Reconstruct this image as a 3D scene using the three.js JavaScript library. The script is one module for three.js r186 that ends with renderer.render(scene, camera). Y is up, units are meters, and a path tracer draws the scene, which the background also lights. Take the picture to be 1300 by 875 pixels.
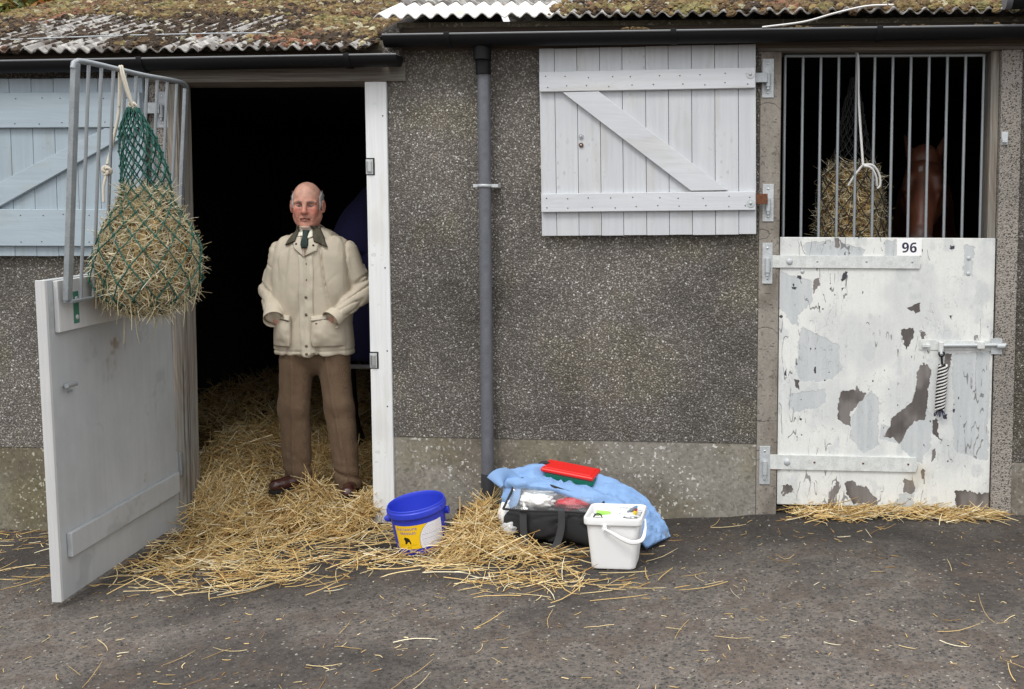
import * as THREE from 'three';
import { RoundedBoxGeometry } from 'three/addons/geometries/RoundedBoxGeometry.js';
import { MarchingCubes } from 'three/addons/objects/MarchingCubes.js';
import { mergeGeometries, mergeVertices } from 'three/addons/utils/BufferGeometryUtils.js';

// ---------------------------------------------------------------- camera, sky, sun, exposure
const scene = new THREE.Scene();
const FULLW = 1660, FULLH = FULLW * 875 / 1300;
const camera = new THREE.PerspectiveCamera(2 * Math.atan(FULLH / 2 / 1330) * 180 / Math.PI, 1300 / 875, 0.05, 400);
camera.position.set(0, 1.57, 5.66);
camera.rotation.order = 'YXZ';
camera.rotation.set(THREE.MathUtils.degToRad(-3.7), THREE.MathUtils.degToRad(4.3), THREE.MathUtils.degToRad(0.25));
camera.setViewOffset(FULLW, FULLH, 0, FULLH / 2 - 370, 1300, 875);
scene.add(camera);

const renderer = new THREE.WebGLRenderer({ antialias: true });
renderer.setSize(1024, 689);
renderer.toneMapping = THREE.LinearToneMapping;
renderer.toneMappingExposure = 1.1;
renderer.shadowMap.enabled = true;

{ // overcast sky: pale grey cloud, brighter overhead
  const W = 256, H = 128, d = new Float32Array(W * H * 4);
  for (let j = 0; j < H; j++) {
    const el = ((j + 0.5) / H - 0.5) * Math.PI, s = Math.max(0, Math.sin(el));
    for (let i = 0; i < W; i++) {
      const a = i / W * Math.PI * 2, k = 1 + 0.06 * Math.sin(a * 3 + el * 5) * Math.sin(a * 5 - el * 9 + 1);
      const L = (0.95 + 0.95 * s) * k, o = (j * W + i) * 4;
      d[o] = L * 0.985; d[o + 1] = L; d[o + 2] = L * 1.035; d[o + 3] = 1;
    }
  }
  const sky = new THREE.DataTexture(d, W, H, THREE.RGBAFormat, THREE.FloatType);
  sky.mapping = THREE.EquirectangularReflectionMapping;
  sky.minFilter = sky.magFilter = THREE.LinearFilter;
  sky.needsUpdate = true;
  scene.background = sky; scene.environment = sky;
}
const sun = new THREE.DirectionalLight(new THREE.Color(1, 0.97, 0.92), 1.3);
sun.position.set(-4, 14, 9); sun.target.position.set(-1, 0, 0);
sun.castShadow = true; sun.shadow.radius = 30;
Object.assign(sun.shadow.camera, { left: -8, right: 8, top: 8, bottom: -8, near: 1, far: 40 });
sun.shadow.mapSize.set(2048, 2048);
scene.add(sun, sun.target);

// ---------------------------------------------------------------- helpers
const V = (x, y, z) => new THREE.Vector3(x, y, z);
function rng(seed) { let a = seed >>> 0; return () => { a = (a + 0x6D2B79F5) >>> 0; let t = Math.imul(a ^ (a >>> 15), 1 | a); t = (t + Math.imul(t ^ (t >>> 7), 61 | t)) ^ t; return ((t ^ (t >>> 14)) >>> 0) / 4294967296; }; }
const clamp = (x, a = 0, b = 1) => Math.min(b, Math.max(a, x));
const lerp = (a, b, t) => a + (b - a) * t;
const sstep = (a, b, x) => { const t = clamp((x - a) / (b - a)); return t * t * (3 - 2 * t); };
const hash2 = (x, y, s = 0) => { let h = Math.imul(x, 374761393) + Math.imul(y, 668265263) + Math.imul(s, 2147483647 ^ 0x5bd1e995); h = Math.imul(h ^ (h >>> 13), 1274126177); h ^= h >>> 16; h = Math.imul(h, 0x2c1b3c6d); return ((h ^ (h >>> 15)) >>> 0) / 4294967296; };
const md = (a, n) => ((a % n) + n) % n;
// tileable value noise: x, y in cells, period px, py in cells
function vn(x, y, px, py, s = 0) {
  const ix = Math.floor(x), iy = Math.floor(y), fx = x - ix, fy = y - iy, u = fx * fx * (3 - 2 * fx), v = fy * fy * (3 - 2 * fy);
  const x0 = md(ix, px), x1 = md(ix + 1, px), y0 = md(iy, py), y1 = md(iy + 1, py);
  return lerp(lerp(hash2(x0, y0, s), hash2(x1, y0, s), u), lerp(hash2(x0, y1, s), hash2(x1, y1, s), u), v);
}
function fbm(u, v, f, oct = 4, s = 0, fy = f) { let a = 0, w = 0.5, t = 0; for (let o = 0; o < oct; o++) { a += w * vn(u * f, v * fy, f, fy, s + o * 17); t += w; w *= 0.5; f *= 2; fy *= 2; } return a / t; }
function n3(x, y, z, s = 0) {
  const ix = Math.floor(x), iy = Math.floor(y), iz = Math.floor(z), fx = x - ix, fy = y - iy, fz = z - iz;
  const u = fx * fx * (3 - 2 * fx), v = fy * fy * (3 - 2 * fy), w = fz * fz * (3 - 2 * fz), h = (a, b, c) => hash2(ix + a + (iz + c) * 157, iy + b, s);
  return lerp(lerp(lerp(h(0, 0, 0), h(1, 0, 0), u), lerp(h(0, 1, 0), h(1, 1, 0), u), v), lerp(lerp(h(0, 0, 1), h(1, 0, 1), u), lerp(h(0, 1, 1), h(1, 1, 1), u), v), w) * 2 - 1;
}
const f3 = (x, y, z, s = 0) => n3(x, y, z, s) * 0.6 + n3(x * 2.1, y * 2.1, z * 2.1, s + 5) * 0.3 + n3(x * 4.3, y * 4.3, z * 4.3, s + 9) * 0.15;
const toS = (c) => c <= 0.0031308 ? c * 12.92 : 1.055 * Math.pow(c, 1 / 2.4) - 0.055;
const mix3 = (a, b, t) => [lerp(a[0], b[0], t), lerp(a[1], b[1], t), lerp(a[2], b[2], t)];

function dataTex(w, h, data, srgb) {
  const t = new THREE.DataTexture(data, w, h, THREE.RGBAFormat, THREE.UnsignedByteType);
  t.wrapS = t.wrapT = THREE.RepeatWrapping; t.magFilter = THREE.LinearFilter; t.minFilter = THREE.LinearMipmapLinearFilter; t.generateMipmaps = true;
  if (srgb) t.colorSpace = THREE.SRGBColorSpace;
  t.needsUpdate = true; return t;
}
// fn(u, v, px, py) -> [r, g, b, height] with linear colour; metres = size of one tile
function tex(w, h, fn, metres, bump = true) {
  const c = new Uint8Array(w * h * 4), b = bump ? new Uint8Array(w * h * 4) : null;
  for (let y = 0; y < h; y++) for (let x = 0; x < w; x++) {
    const r = fn((x + 0.5) / w, (y + 0.5) / h, x, y), o = (y * w + x) * 4;
    for (let k = 0; k < 3; k++) c[o + k] = clamp(toS(clamp(r[k]))) * 255;
    c[o + 3] = 255;
    if (b) { b[o] = b[o + 1] = b[o + 2] = clamp(r[3]) * 255; b[o + 3] = 255; }
  }
  const map = dataTex(w, h, c, true), bm = b ? dataTex(w, h, b, false) : null;
  for (const t of [map, bm]) if (t) t.repeat.set(1 / metres[0], 1 / metres[1]);
  return { map, bump: bm };
}
function mat(o) { return new THREE.MeshPhysicalMaterial({ roughness: 0.85, metalness: 0, ...o }); }
function tmat(t, bumpScale, o = {}) { return mat({ map: t.map, bumpMap: t.bump, bumpScale, ...o }); }
const lin = (r, g, b) => new THREE.Color().setRGB(r, g, b);
const css = (s) => new THREE.Color(s);

// uv in metres, by the dominant axis of each face
const uvRng = rng(77);
function triUV(g, along = null, shift = true) {
  const gg = g.index ? g.toNonIndexed() : g, p = gg.attributes.position, n = p.count, uv = new Float32Array(n * 2);
  const ox = shift ? uvRng() * 7 : 0, oy = shift ? uvRng() * 7 : 0, a = V(), b = V(), c = V();
  for (let i = 0; i < n; i += 3) {
    a.fromBufferAttribute(p, i); b.fromBufferAttribute(p, i + 1); c.fromBufferAttribute(p, i + 2);
    const nn = b.clone().sub(a).cross(c.clone().sub(a)), ax = Math.abs(nn.x), ay = Math.abs(nn.y), az = Math.abs(nn.z);
    [a, b, c].forEach((q, k) => {
      let s, t;
      if (az >= ax && az >= ay) [s, t] = [q.x, q.y]; else if (ax >= ay) [s, t] = [q.z, q.y]; else [s, t] = [q.x, q.z];
      if (along === 'x') [s, t] = [t, s];      // grain of the texture runs along v; turn it for boards that lie along x
      uv[(i + k) * 2] = s + ox; uv[(i + k) * 2 + 1] = t + oy;
    });
  }
  gg.setAttribute('uv', new THREE.BufferAttribute(uv, 2));
  return gg;
}
function mesh(name, geo, material, parent, label) {
  const m = new THREE.Mesh(geo, material); m.name = name; m.castShadow = m.receiveShadow = true;
  if (label) m.userData.label = label;
  (parent ?? scene).add(m); return m;
}
const names = new Map();
function numbered(n) { const k = names.get(n) ?? 0; names.set(n, k + 1); return k ? n + '_' + String(k).padStart(3, '0') : n; }
function thing(name, label, category, pos = [0, 0, 0], o = {}) {
  const g = new THREE.Group(); g.name = numbered(name); g.position.set(...pos);
  g.userData = { label, category, ...o }; scene.add(g); return g;
}
function grp(name, parent, pos = [0, 0, 0], label) { const g = new THREE.Group(); g.name = name; g.position.set(...pos); if (label) g.userData.label = label; parent.add(g); return g; }
function box(x0, x1, y0, y1, z0, z1, r = 0.003, along = null) {
  const w = x1 - x0, h = y1 - y0, d = z1 - z0, g = r ? new RoundedBoxGeometry(w, h, d, 1, Math.min(r, w / 2.2, h / 2.2, d / 2.2)) : new THREE.BoxGeometry(w, h, d);
  const q = triUV(g, along); q.translate((x0 + x1) / 2, (y0 + y1) / 2, (z0 + z1) / 2); return q;
}
function tube(pts, r, seg = 8, radial = 6, closed = false) {
  const c = new THREE.CatmullRomCurve3(pts.map((p) => Array.isArray(p) ? V(...p) : p), closed, 'centripetal');
  return new THREE.TubeGeometry(c, seg, r, radial, closed);
}
function rod(a, b, r, radial = 8) {
  const A = V(...a), B = V(...b), d = B.clone().sub(A), L = d.length(), g = new THREE.CylinderGeometry(r, r, L, radial, 1);
  g.applyQuaternion(new THREE.Quaternion().setFromUnitVectors(V(0, 1, 0), d.normalize()));
  const m = A.add(B).multiplyScalar(0.5); g.translate(m.x, m.y, m.z); return g;
}
const merge = (list) => mergeGeometries(list.map((g) => { const q = g.index ? g.toNonIndexed() : g.clone(); for (const k of Object.keys(q.attributes)) if (!['position', 'normal', 'uv'].includes(k)) q.deleteAttribute(k); return q; }));
function screwHead(x, y, z, r = 0.007) { const g = new THREE.SphereGeometry(r, 8, 4, 0, Math.PI * 2, 0, Math.PI / 2); g.scale(1, 0.5, 1); g.rotateX(Math.PI / 2); g.translate(x, y, z); return g; }

// marching cubes over a distance field
function field(sdf, min, max, cell, color) {
  const c = [0, 1, 2].map((k) => (min[k] + max[k]) / 2), side = Math.max(...[0, 1, 2].map((k) => max[k] - min[k])) + 6 * cell, res = Math.ceil(side / cell);
  const mc = new MarchingCubes(res, new THREE.MeshBasicMaterial(), false, false, 400000);
  mc.isolation = 0; const half = mc.halfsize, S = side / 2, f = mc.field;
  const m0 = min.map((v) => v - 2.5 * cell), m1 = max.map((v) => v + 2.5 * cell);
  for (let k = 0; k < res; k++) { const z = c[2] + (k - half) / half * S; for (let j = 0; j < res; j++) { const y = c[1] + (j - half) / half * S; for (let i = 0; i < res; i++) {
    const x = c[0] + (i - half) / half * S;
    f[i + j * res + k * res * res] = (x < m0[0] || x > m1[0] || y < m0[1] || y > m1[1] || z < m0[2] || z > m1[2]) ? -0.1 : -sdf(x, y, z);
  } } }
  mc.update();
  const n = mc.count, p = new Float32Array(n * 3);
  for (let i = 0; i < n; i++) for (let k = 0; k < 3; k++) p[i * 3 + k] = c[k] + mc.positionArray[i * 3 + k] * S;
  let g = new THREE.BufferGeometry(); g.setAttribute('position', new THREE.BufferAttribute(p, 3));
  g = mergeVertices(g, cell * 0.02);
  const q = g.attributes.position, ix = g.index.array; let vol = 0; const a = V(), b = V(), d = V();
  for (let i = 0; i < ix.length; i += 3) { a.fromBufferAttribute(q, ix[i]); b.fromBufferAttribute(q, ix[i + 1]); d.fromBufferAttribute(q, ix[i + 2]); vol += a.dot(b.cross(d)); }
  if (vol < 0) for (let i = 0; i < ix.length; i += 3) { const t = ix[i]; ix[i] = ix[i + 1]; ix[i + 1] = t; }
  g.computeVertexNormals();
  const uv = new Float32Array(q.count * 2), col = color ? new Float32Array(q.count * 3) : null;
  for (let i = 0; i < q.count; i++) { uv[i * 2] = q.getX(i) + q.getZ(i) * 0.7; uv[i * 2 + 1] = q.getY(i); if (col) col.set(color(q.getX(i), q.getY(i), q.getZ(i)), i * 3); }
  g.setAttribute('uv', new THREE.BufferAttribute(uv, 2)); if (col) g.setAttribute('color', new THREE.BufferAttribute(col, 3));
  return g;
}
const smin = (a, b, k) => { const h = clamp(0.5 + 0.5 * (b - a) / k); return lerp(b, a, h) - k * h * (1 - h); };
const smax = (a, b, k) => -smin(-a, -b, k);
function cap(x, y, z, a, b, r0, r1) {
  const dx = b[0] - a[0], dy = b[1] - a[1], dz = b[2] - a[2], t = clamp(((x - a[0]) * dx + (y - a[1]) * dy + (z - a[2]) * dz) / (dx * dx + dy * dy + dz * dz));
  return Math.hypot(x - a[0] - dx * t, y - a[1] - dy * t, z - a[2] - dz * t) - lerp(r0, r1, t);
}
function ell(x, y, z, c, r) { const px = (x - c[0]) / r[0], py = (y - c[1]) / r[1], pz = (z - c[2]) / r[2], k0 = Math.hypot(px, py, pz), k1 = Math.hypot(px / r[0], py / r[1], pz / r[2]); return k1 < 1e-9 ? -Math.min(...r) : k0 * (k0 - 1) / k1; }

// many thin bent stalks in one geometry, vertex coloured
class Stalks {
  constructor(seed) { this.r = rng(seed); this.p = []; this.n = []; this.c = []; this.i = []; }
  add(pos, dir, len, rad, col, bend = 0.25, segs = 3, flat = null) {
    const r = this.r, d = dir.clone().normalize(), side = V(r() - 0.5, r() - 0.5, r() - 0.5).cross(d).normalize(), b0 = this.p.length / 3, kink = r() < 0.3 ? 1 + Math.floor(r() * (segs - 1)) : -1;
    let q = pos.clone().addScaledVector(d, -len / 2); const dd = d.clone();
    for (let s = 0; s <= segs; s++) {
      const up = side.clone().cross(dd).normalize(), sd = dd.clone().cross(up), w = rad * (s === segs ? 0.6 : 1);
      for (let k = 0; k < 3; k++) { const a = k * 2.094, nx = sd.clone().multiplyScalar(Math.cos(a)).addScaledVector(up, Math.sin(a)); this.p.push(q.x + nx.x * w, q.y + nx.y * w, q.z + nx.z * w); this.n.push(nx.x, nx.y, nx.z); this.c.push(col[0], col[1], col[2]); }
      q = q.clone().addScaledVector(dd, len / segs);
      if (flat !== null && q.y < flat(q.x, q.z) + rad) { q.y = flat(q.x, q.z) + rad; }
      dd.addScaledVector(side, (s === kink ? 3 : 1) * bend * (0.6 + 0.8 * r()) / segs).normalize();
    }
    for (let s = 0; s < segs; s++) for (let k = 0; k < 3; k++) { const a = b0 + s * 3 + k, b = b0 + s * 3 + (k + 1) % 3; this.i.push(a, a + 3, b, b, a + 3, b + 3); }
  }
  geo() { const g = new THREE.BufferGeometry(); g.setAttribute('position', new THREE.Float32BufferAttribute(this.p, 3)); g.setAttribute('normal', new THREE.Float32BufferAttribute(this.n, 3)); g.setAttribute('color', new THREE.Float32BufferAttribute(this.c, 3)); g.setIndex(this.i); return g; }
}
// ---------------------------------------------------------------- materials
// pebble-dash: jittered cells of small stones in mortar
function stones(size, metres, cellM, pick, mortar, wide, seed, tint) {
  const n = Math.round(metres / cellM);
  return tex(size, size, (u, v, px, py) => {
    const x = u * n, y = v * n, ix = Math.floor(x), iy = Math.floor(y); let d1 = 9, id = 0, d2 = 9;
    for (let j = -1; j <= 1; j++) for (let i = -1; i <= 1; i++) {
      const cx = md(ix + i, n), cy = md(iy + j, n), hx = hash2(cx, cy, seed), hy = hash2(cx, cy, seed + 1), sz = 0.55 + 0.6 * hash2(cx, cy, seed + 2), an = hash2(cx, cy, seed + 5) * 3.1;
      const ex = x - (ix + i + hx), ey = y - (iy + j + hy), rx = ex * Math.cos(an) + ey * Math.sin(an), ry = (ey * Math.cos(an) - ex * Math.sin(an)) * 1.5, d = Math.hypot(rx, ry) / sz;
      if (d < d1) { d2 = d1; d1 = d; id = hash2(cx, cy, seed + 3); } else if (d < d2) d2 = d;
    }
    const inside = 1 - sstep(wide, wide + 0.22, d1), big = fbm(u, v, 3, 4, seed + 7), mid = fbm(u, v, 17, 3, seed + 8), fine = hash2(px, py, seed + 9);
    let c = mix3(mortar, pick(id), inside); c = tint(c, u, v, big, mid);
    const k = 0.82 + 0.36 * fine; return [c[0] * k, c[1] * k, c[2] * k, 0.15 + inside * (0.5 + 0.35 * (1 - d1)) + 0.15 * mid];
  }, [metres, metres]);
}
const T = {};
T.rough = stones(2048, 2.3, 0.0098, (h) => h < 0.3 ? [0.085, 0.074, 0.062] : h < 0.6 ? [0.16, 0.142, 0.118] : h < 0.86 ? [0.235, 0.21, 0.178] : h < 0.982 ? [0.32, 0.295, 0.26] : [0.52, 0.5, 0.46], [0.1, 0.087, 0.07], 0.48, 11, (c, u, v, b, m) => {
  const w = fbm(u, v, 7, 4, 19), s = fbm(u, v, 30, 2, 21, 3), k = 0.64 + 0.95 * b + 0.5 * (m - 0.5) + 0.35 * (w - 0.5) + 0.3 * (s - 0.5) * sstep(0.45, 0.6, w), g = sstep(0.55, 0.75, w); return [c[0] * k * 0.985, c[1] * k * 1.01, c[2] * k * (1.06 - 0.1 * g)];
});
T.aggregate = stones(1024, 1.1, 0.0105, (h) => h < 0.3 ? [0.08, 0.07, 0.06] : h < 0.6 ? [0.19, 0.17, 0.15] : [0.33, 0.3, 0.265], [0.3, 0.272, 0.238], 0.4, 31, (c, u, v, b) => c.map((x) => x * (0.7 + 0.5 * b)));
T.plinth = tex(1024, 1024, (u, v, px, py) => {
  const b = fbm(u, v, 4, 5, 41), m = fbm(u, v, 22, 3, 42), f = fbm(u, v, 128, 2, 43), sp = fbm(u, v, 140, 2, 44), green = sstep(0.48, 0.66, fbm(u, v, 6, 3, 45));
  let c = mix3([0.245, 0.225, 0.19], [0.175, 0.152, 0.12], sstep(0.35, 0.65, b)); c = mix3(c, [0.19, 0.17, 0.1], green * 0.4);
  const w = sstep(0.7, 0.76, sp) * (0.35 + sstep(0.46, 0.6, fbm(u, v, 8, 2, 46))), dk = 0.5 * sstep(0.66, 0.76, fbm(u, v, 150, 2, 47)); c = mix3(c, [0.52, 0.5, 0.46], w * 0.85); c = mix3(c, [0.05, 0.045, 0.035], dk * 0.6);
  const k = 0.62 + 0.5 * f + 0.35 * m - 0.05; return [c[0] * k, c[1] * k, c[2] * k, 0.3 + 0.25 * f + 0.3 * w - 0.3 * dk + 0.2 * m];
}, [1.9, 1.9]);
T.concrete = tex(1024, 1024, (u, v) => {
  const b = fbm(u, v, 5, 5, 51), f = fbm(u, v, 140, 2, 52), st = fbm(u, v, 30, 2, 55, 5), pit = sstep(0.7, 0.78, fbm(u, v, 80, 2, 53)), crack = 1 - sstep(0.0, 0.012, Math.abs(fbm(u, v, 4, 4, 54) - 0.5));
  let c = mix3([0.27, 0.245, 0.21], [0.165, 0.142, 0.115], sstep(0.4, 0.62, b)); const k = 0.68 + 0.34 * f + 0.3 * st - 0.3 * pit - 0.35 * crack; return [c[0] * k, c[1] * k, c[2] * k, 0.6 + 0.2 * f - 0.4 * pit - 0.6 * crack];
}, [1.2, 1.2]);
// painted timber: faint grain along v, knots, dirt
T.paint = tex(1024, 1024, (u, v) => {
  const g = fbm(u, v, 90, 3, 61, 3), wob = fbm(u, v, 8, 2, 66, 2), g2 = 0.5 + 0.5 * Math.sin((u * 46 + wob * 7) * 6.283), d = fbm(u, v, 5, 4, 62), sp = sstep(0.72, 0.8, fbm(u, v, 60, 2, 63, 40)) * sstep(0.55, 0.7, d), rub = sstep(0.62, 0.75, fbm(u, v, 12, 4, 64, 3));
  const k = 0.9 + 0.07 * (g - 0.5) * 2 + 0.016 * g2 + 0.16 * (d - 0.5) - 0.16 * sp - 0.05 * rub; return [k, k * (1 - 0.015 * rub), k * (1 - 0.05 * rub - 0.04 * (d - 0.5)), 0.5 + 0.3 * (g - 0.5) + 0.12 * g2 - 0.3 * sp];
}, [1.1, 1.1]);
T.wood = tex(1024, 1024, (u, v) => {
  const w = fbm(u, v, 6, 3, 71, 2), g = fbm(u, v, 120, 3, 72, 4), ring = 0.5 + 0.5 * Math.sin((u * 34 + w * 6) * 6.283), crack = sstep(0.71, 0.78, fbm(u, v, 60, 2, 73, 2)), b = fbm(u, v, 4, 4, 74);
  let c = mix3([0.26, 0.235, 0.2], [0.13, 0.108, 0.085], clamp(0.2 + 0.55 * (1 - g) + 0.25 * ring)); c = mix3(c, [0.2, 0.2, 0.18], sstep(0.5, 0.7, b) * 0.5); const k = 0.7 + 0.6 * g - 0.55 * crack; return [c[0] * k, c[1] * k, c[2] * k, 0.4 + 0.4 * g - 0.5 * crack + 0.1 * ring];
}, [0.9, 1.3]);
T.metal = tex(512, 512, (u, v) => { const b = fbm(u, v, 9, 4, 81), f = fbm(u, v, 60, 2, 82), sp = 0.5 + 0.5 * Math.sin(b * 40), k = 0.76 + 0.3 * (b - 0.5) + 0.2 * (f - 0.5) + 0.05 * sp; return [k, k * 1.0, k * 1.01, 0.5 + 0.3 * (f - 0.5)]; }, [0.3, 0.3]);
T.rust = tex(256, 256, (u, v) => { const b = fbm(u, v, 8, 4, 91), f = fbm(u, v, 40, 2, 92); const c = mix3([0.2, 0.075, 0.032], [0.09, 0.04, 0.025], b); return [c[0] * (0.6 + 0.8 * f), c[1] * (0.6 + 0.8 * f), c[2] * (0.6 + 0.8 * f), f]; }, [0.2, 0.2]);
T.ground = tex(2048, 2048, (u, v, px, py) => {
  const b = fbm(u, v, 5, 5, 101), m = fbm(u, v, 24, 4, 102), f = fbm(u, v, 200, 2, 103), n = 260, x = u * n, y = v * n, ix = Math.floor(x), iy = Math.floor(y); let d1 = 9, id = 0;
  for (let j = -1; j <= 1; j++) for (let i = -1; i <= 1; i++) { const cx = md(ix + i, n), cy = md(iy + j, n), d = Math.hypot(x - ix - i - hash2(cx, cy, 1), y - iy - j - hash2(cx, cy, 2)) / (0.25 + 0.6 * hash2(cx, cy, 3) ** 2); if (d < d1) { d1 = d; id = hash2(cx, cy, 4); } }
  const st = (1 - sstep(0.5, 0.8, d1)) * (id < 0.45 ? 1 : 0.25), sc = id < 0.05 ? [0.26, 0.24, 0.2] : id < 0.22 ? [0.1, 0.092, 0.085] : [0.05, 0.045, 0.042];
  let c = mix3([0.058, 0.048, 0.04], [0.118, 0.101, 0.085], sstep(0.4, 0.62, b)); c = mix3(c, [0.06, 0.042, 0.03], sstep(0.5, 0.68, m) * 0.6); c = mix3(c, sc, st);
  const k = 0.3 + 0.75 * f + 0.65 * m; return [c[0] * k, c[1] * k, c[2] * k, 0.2 + 0.45 * st + 0.3 * m + 0.2 * f];
}, [3.4, 3.4]);
T.sheet = tex(1024, 1024, (u, v) => {
  const b = fbm(u, v, 6, 5, 111), f = fbm(u, v, 90, 3, 112), l = sstep(0.56, 0.62, fbm(u, v, 26, 4, 113)), w = sstep(0.6, 0.66, fbm(u, v, 40, 3, 114));
  let c = mix3([0.3, 0.285, 0.265], [0.17, 0.155, 0.14], sstep(0.38, 0.6, b)); c = mix3(c, [0.075, 0.06, 0.05], l * 0.75); c = mix3(c, [0.55, 0.54, 0.5], w * 0.5); const k = 0.65 + 0.7 * f; return [c[0] * k, c[1] * k, c[2] * k, f];
}, [1.3, 1.3]);
T.whitesheet = tex(512, 512, (u, v) => { const b = fbm(u, v, 5, 4, 121), f = fbm(u, v, 60, 3, 122), s = sstep(0.6, 0.72, fbm(u, v, 14, 3, 123)); const k = 0.76 + 0.1 * (b - 0.5) + 0.1 * (f - 0.5); return [k * (1 - 0.25 * s), k * (0.985 - 0.28 * s), k * (0.93 - 0.32 * s), f]; }, [1, 1]);
T.doorpaint = tex(1024, 1024, (u, v) => { // scuffed grey gloss on a sheet door
  const b = fbm(u, v, 4, 4, 131), m = fbm(u, v, 20, 3, 132), st = fbm(u, v, 70, 2, 133, 3), sc = sstep(0.66, 0.74, fbm(u, v, 9, 5, 134)), br = sstep(0.68, 0.78, fbm(u, v, 13, 4, 135)) * sstep(0.5, 0.7, b), ln = 1 - sstep(0, 0.01, Math.abs(fbm(u, v, 6, 2, 136, 2) - 0.44));
  let k = 0.92 + 0.18 * (b - 0.5) + 0.1 * (m - 0.5) + 0.07 * (st - 0.5) - 0.12 * sc - 0.1 * ln * sstep(0.5, 0.6, m); let c = [k, k, k * 0.985]; c = mix3(c, [0.55, 0.38, 0.25], br * 0.8); return [...c, 0.5 + 0.2 * (st - 0.5) - 0.25 * sc];
}, [1.2, 1.5]);
T.cloth = tex(512, 512, (u, v) => { const a = 0.5 + 0.5 * Math.sin(u * 6.283 * 110), b = 0.5 + 0.5 * Math.sin(v * 6.283 * 110), d = fbm(u, v, 6, 4, 141), f = fbm(u, v, 100, 2, 142), k = 0.9 + 0.05 * (a + b - 1) + 0.14 * (d - 0.5) + 0.1 * (f - 0.5); return [k, k, k * 0.99, 0.5 * a + 0.5 * b]; }, [0.22, 0.22]);
T.tweed = tex(512, 512, (u, v) => { const a = 0.5 + 0.5 * Math.sin(u * 6.283 * 60), d = fbm(u, v, 8, 4, 151), f = fbm(u, v, 130, 2, 152), k = 0.78 + 0.22 * a + 0.25 * (d - 0.5) + 0.45 * (f - 0.5); return [k, k * 0.985, k * 0.95, 0.6 * a + 0.4 * f]; }, [0.2, 0.2]);
T.strawbase = tex(512, 512, (u, v) => { const a = fbm(u, v, 40, 3, 161, 12), b = fbm(u, v, 12, 3, 162, 44), c = Math.max(a, b), k = sstep(0.45, 0.75, c); const q = mix3([0.1, 0.052, 0.016], [0.44, 0.27, 0.085], k); return [...q, k]; }, [0.5, 0.5]);

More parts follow.
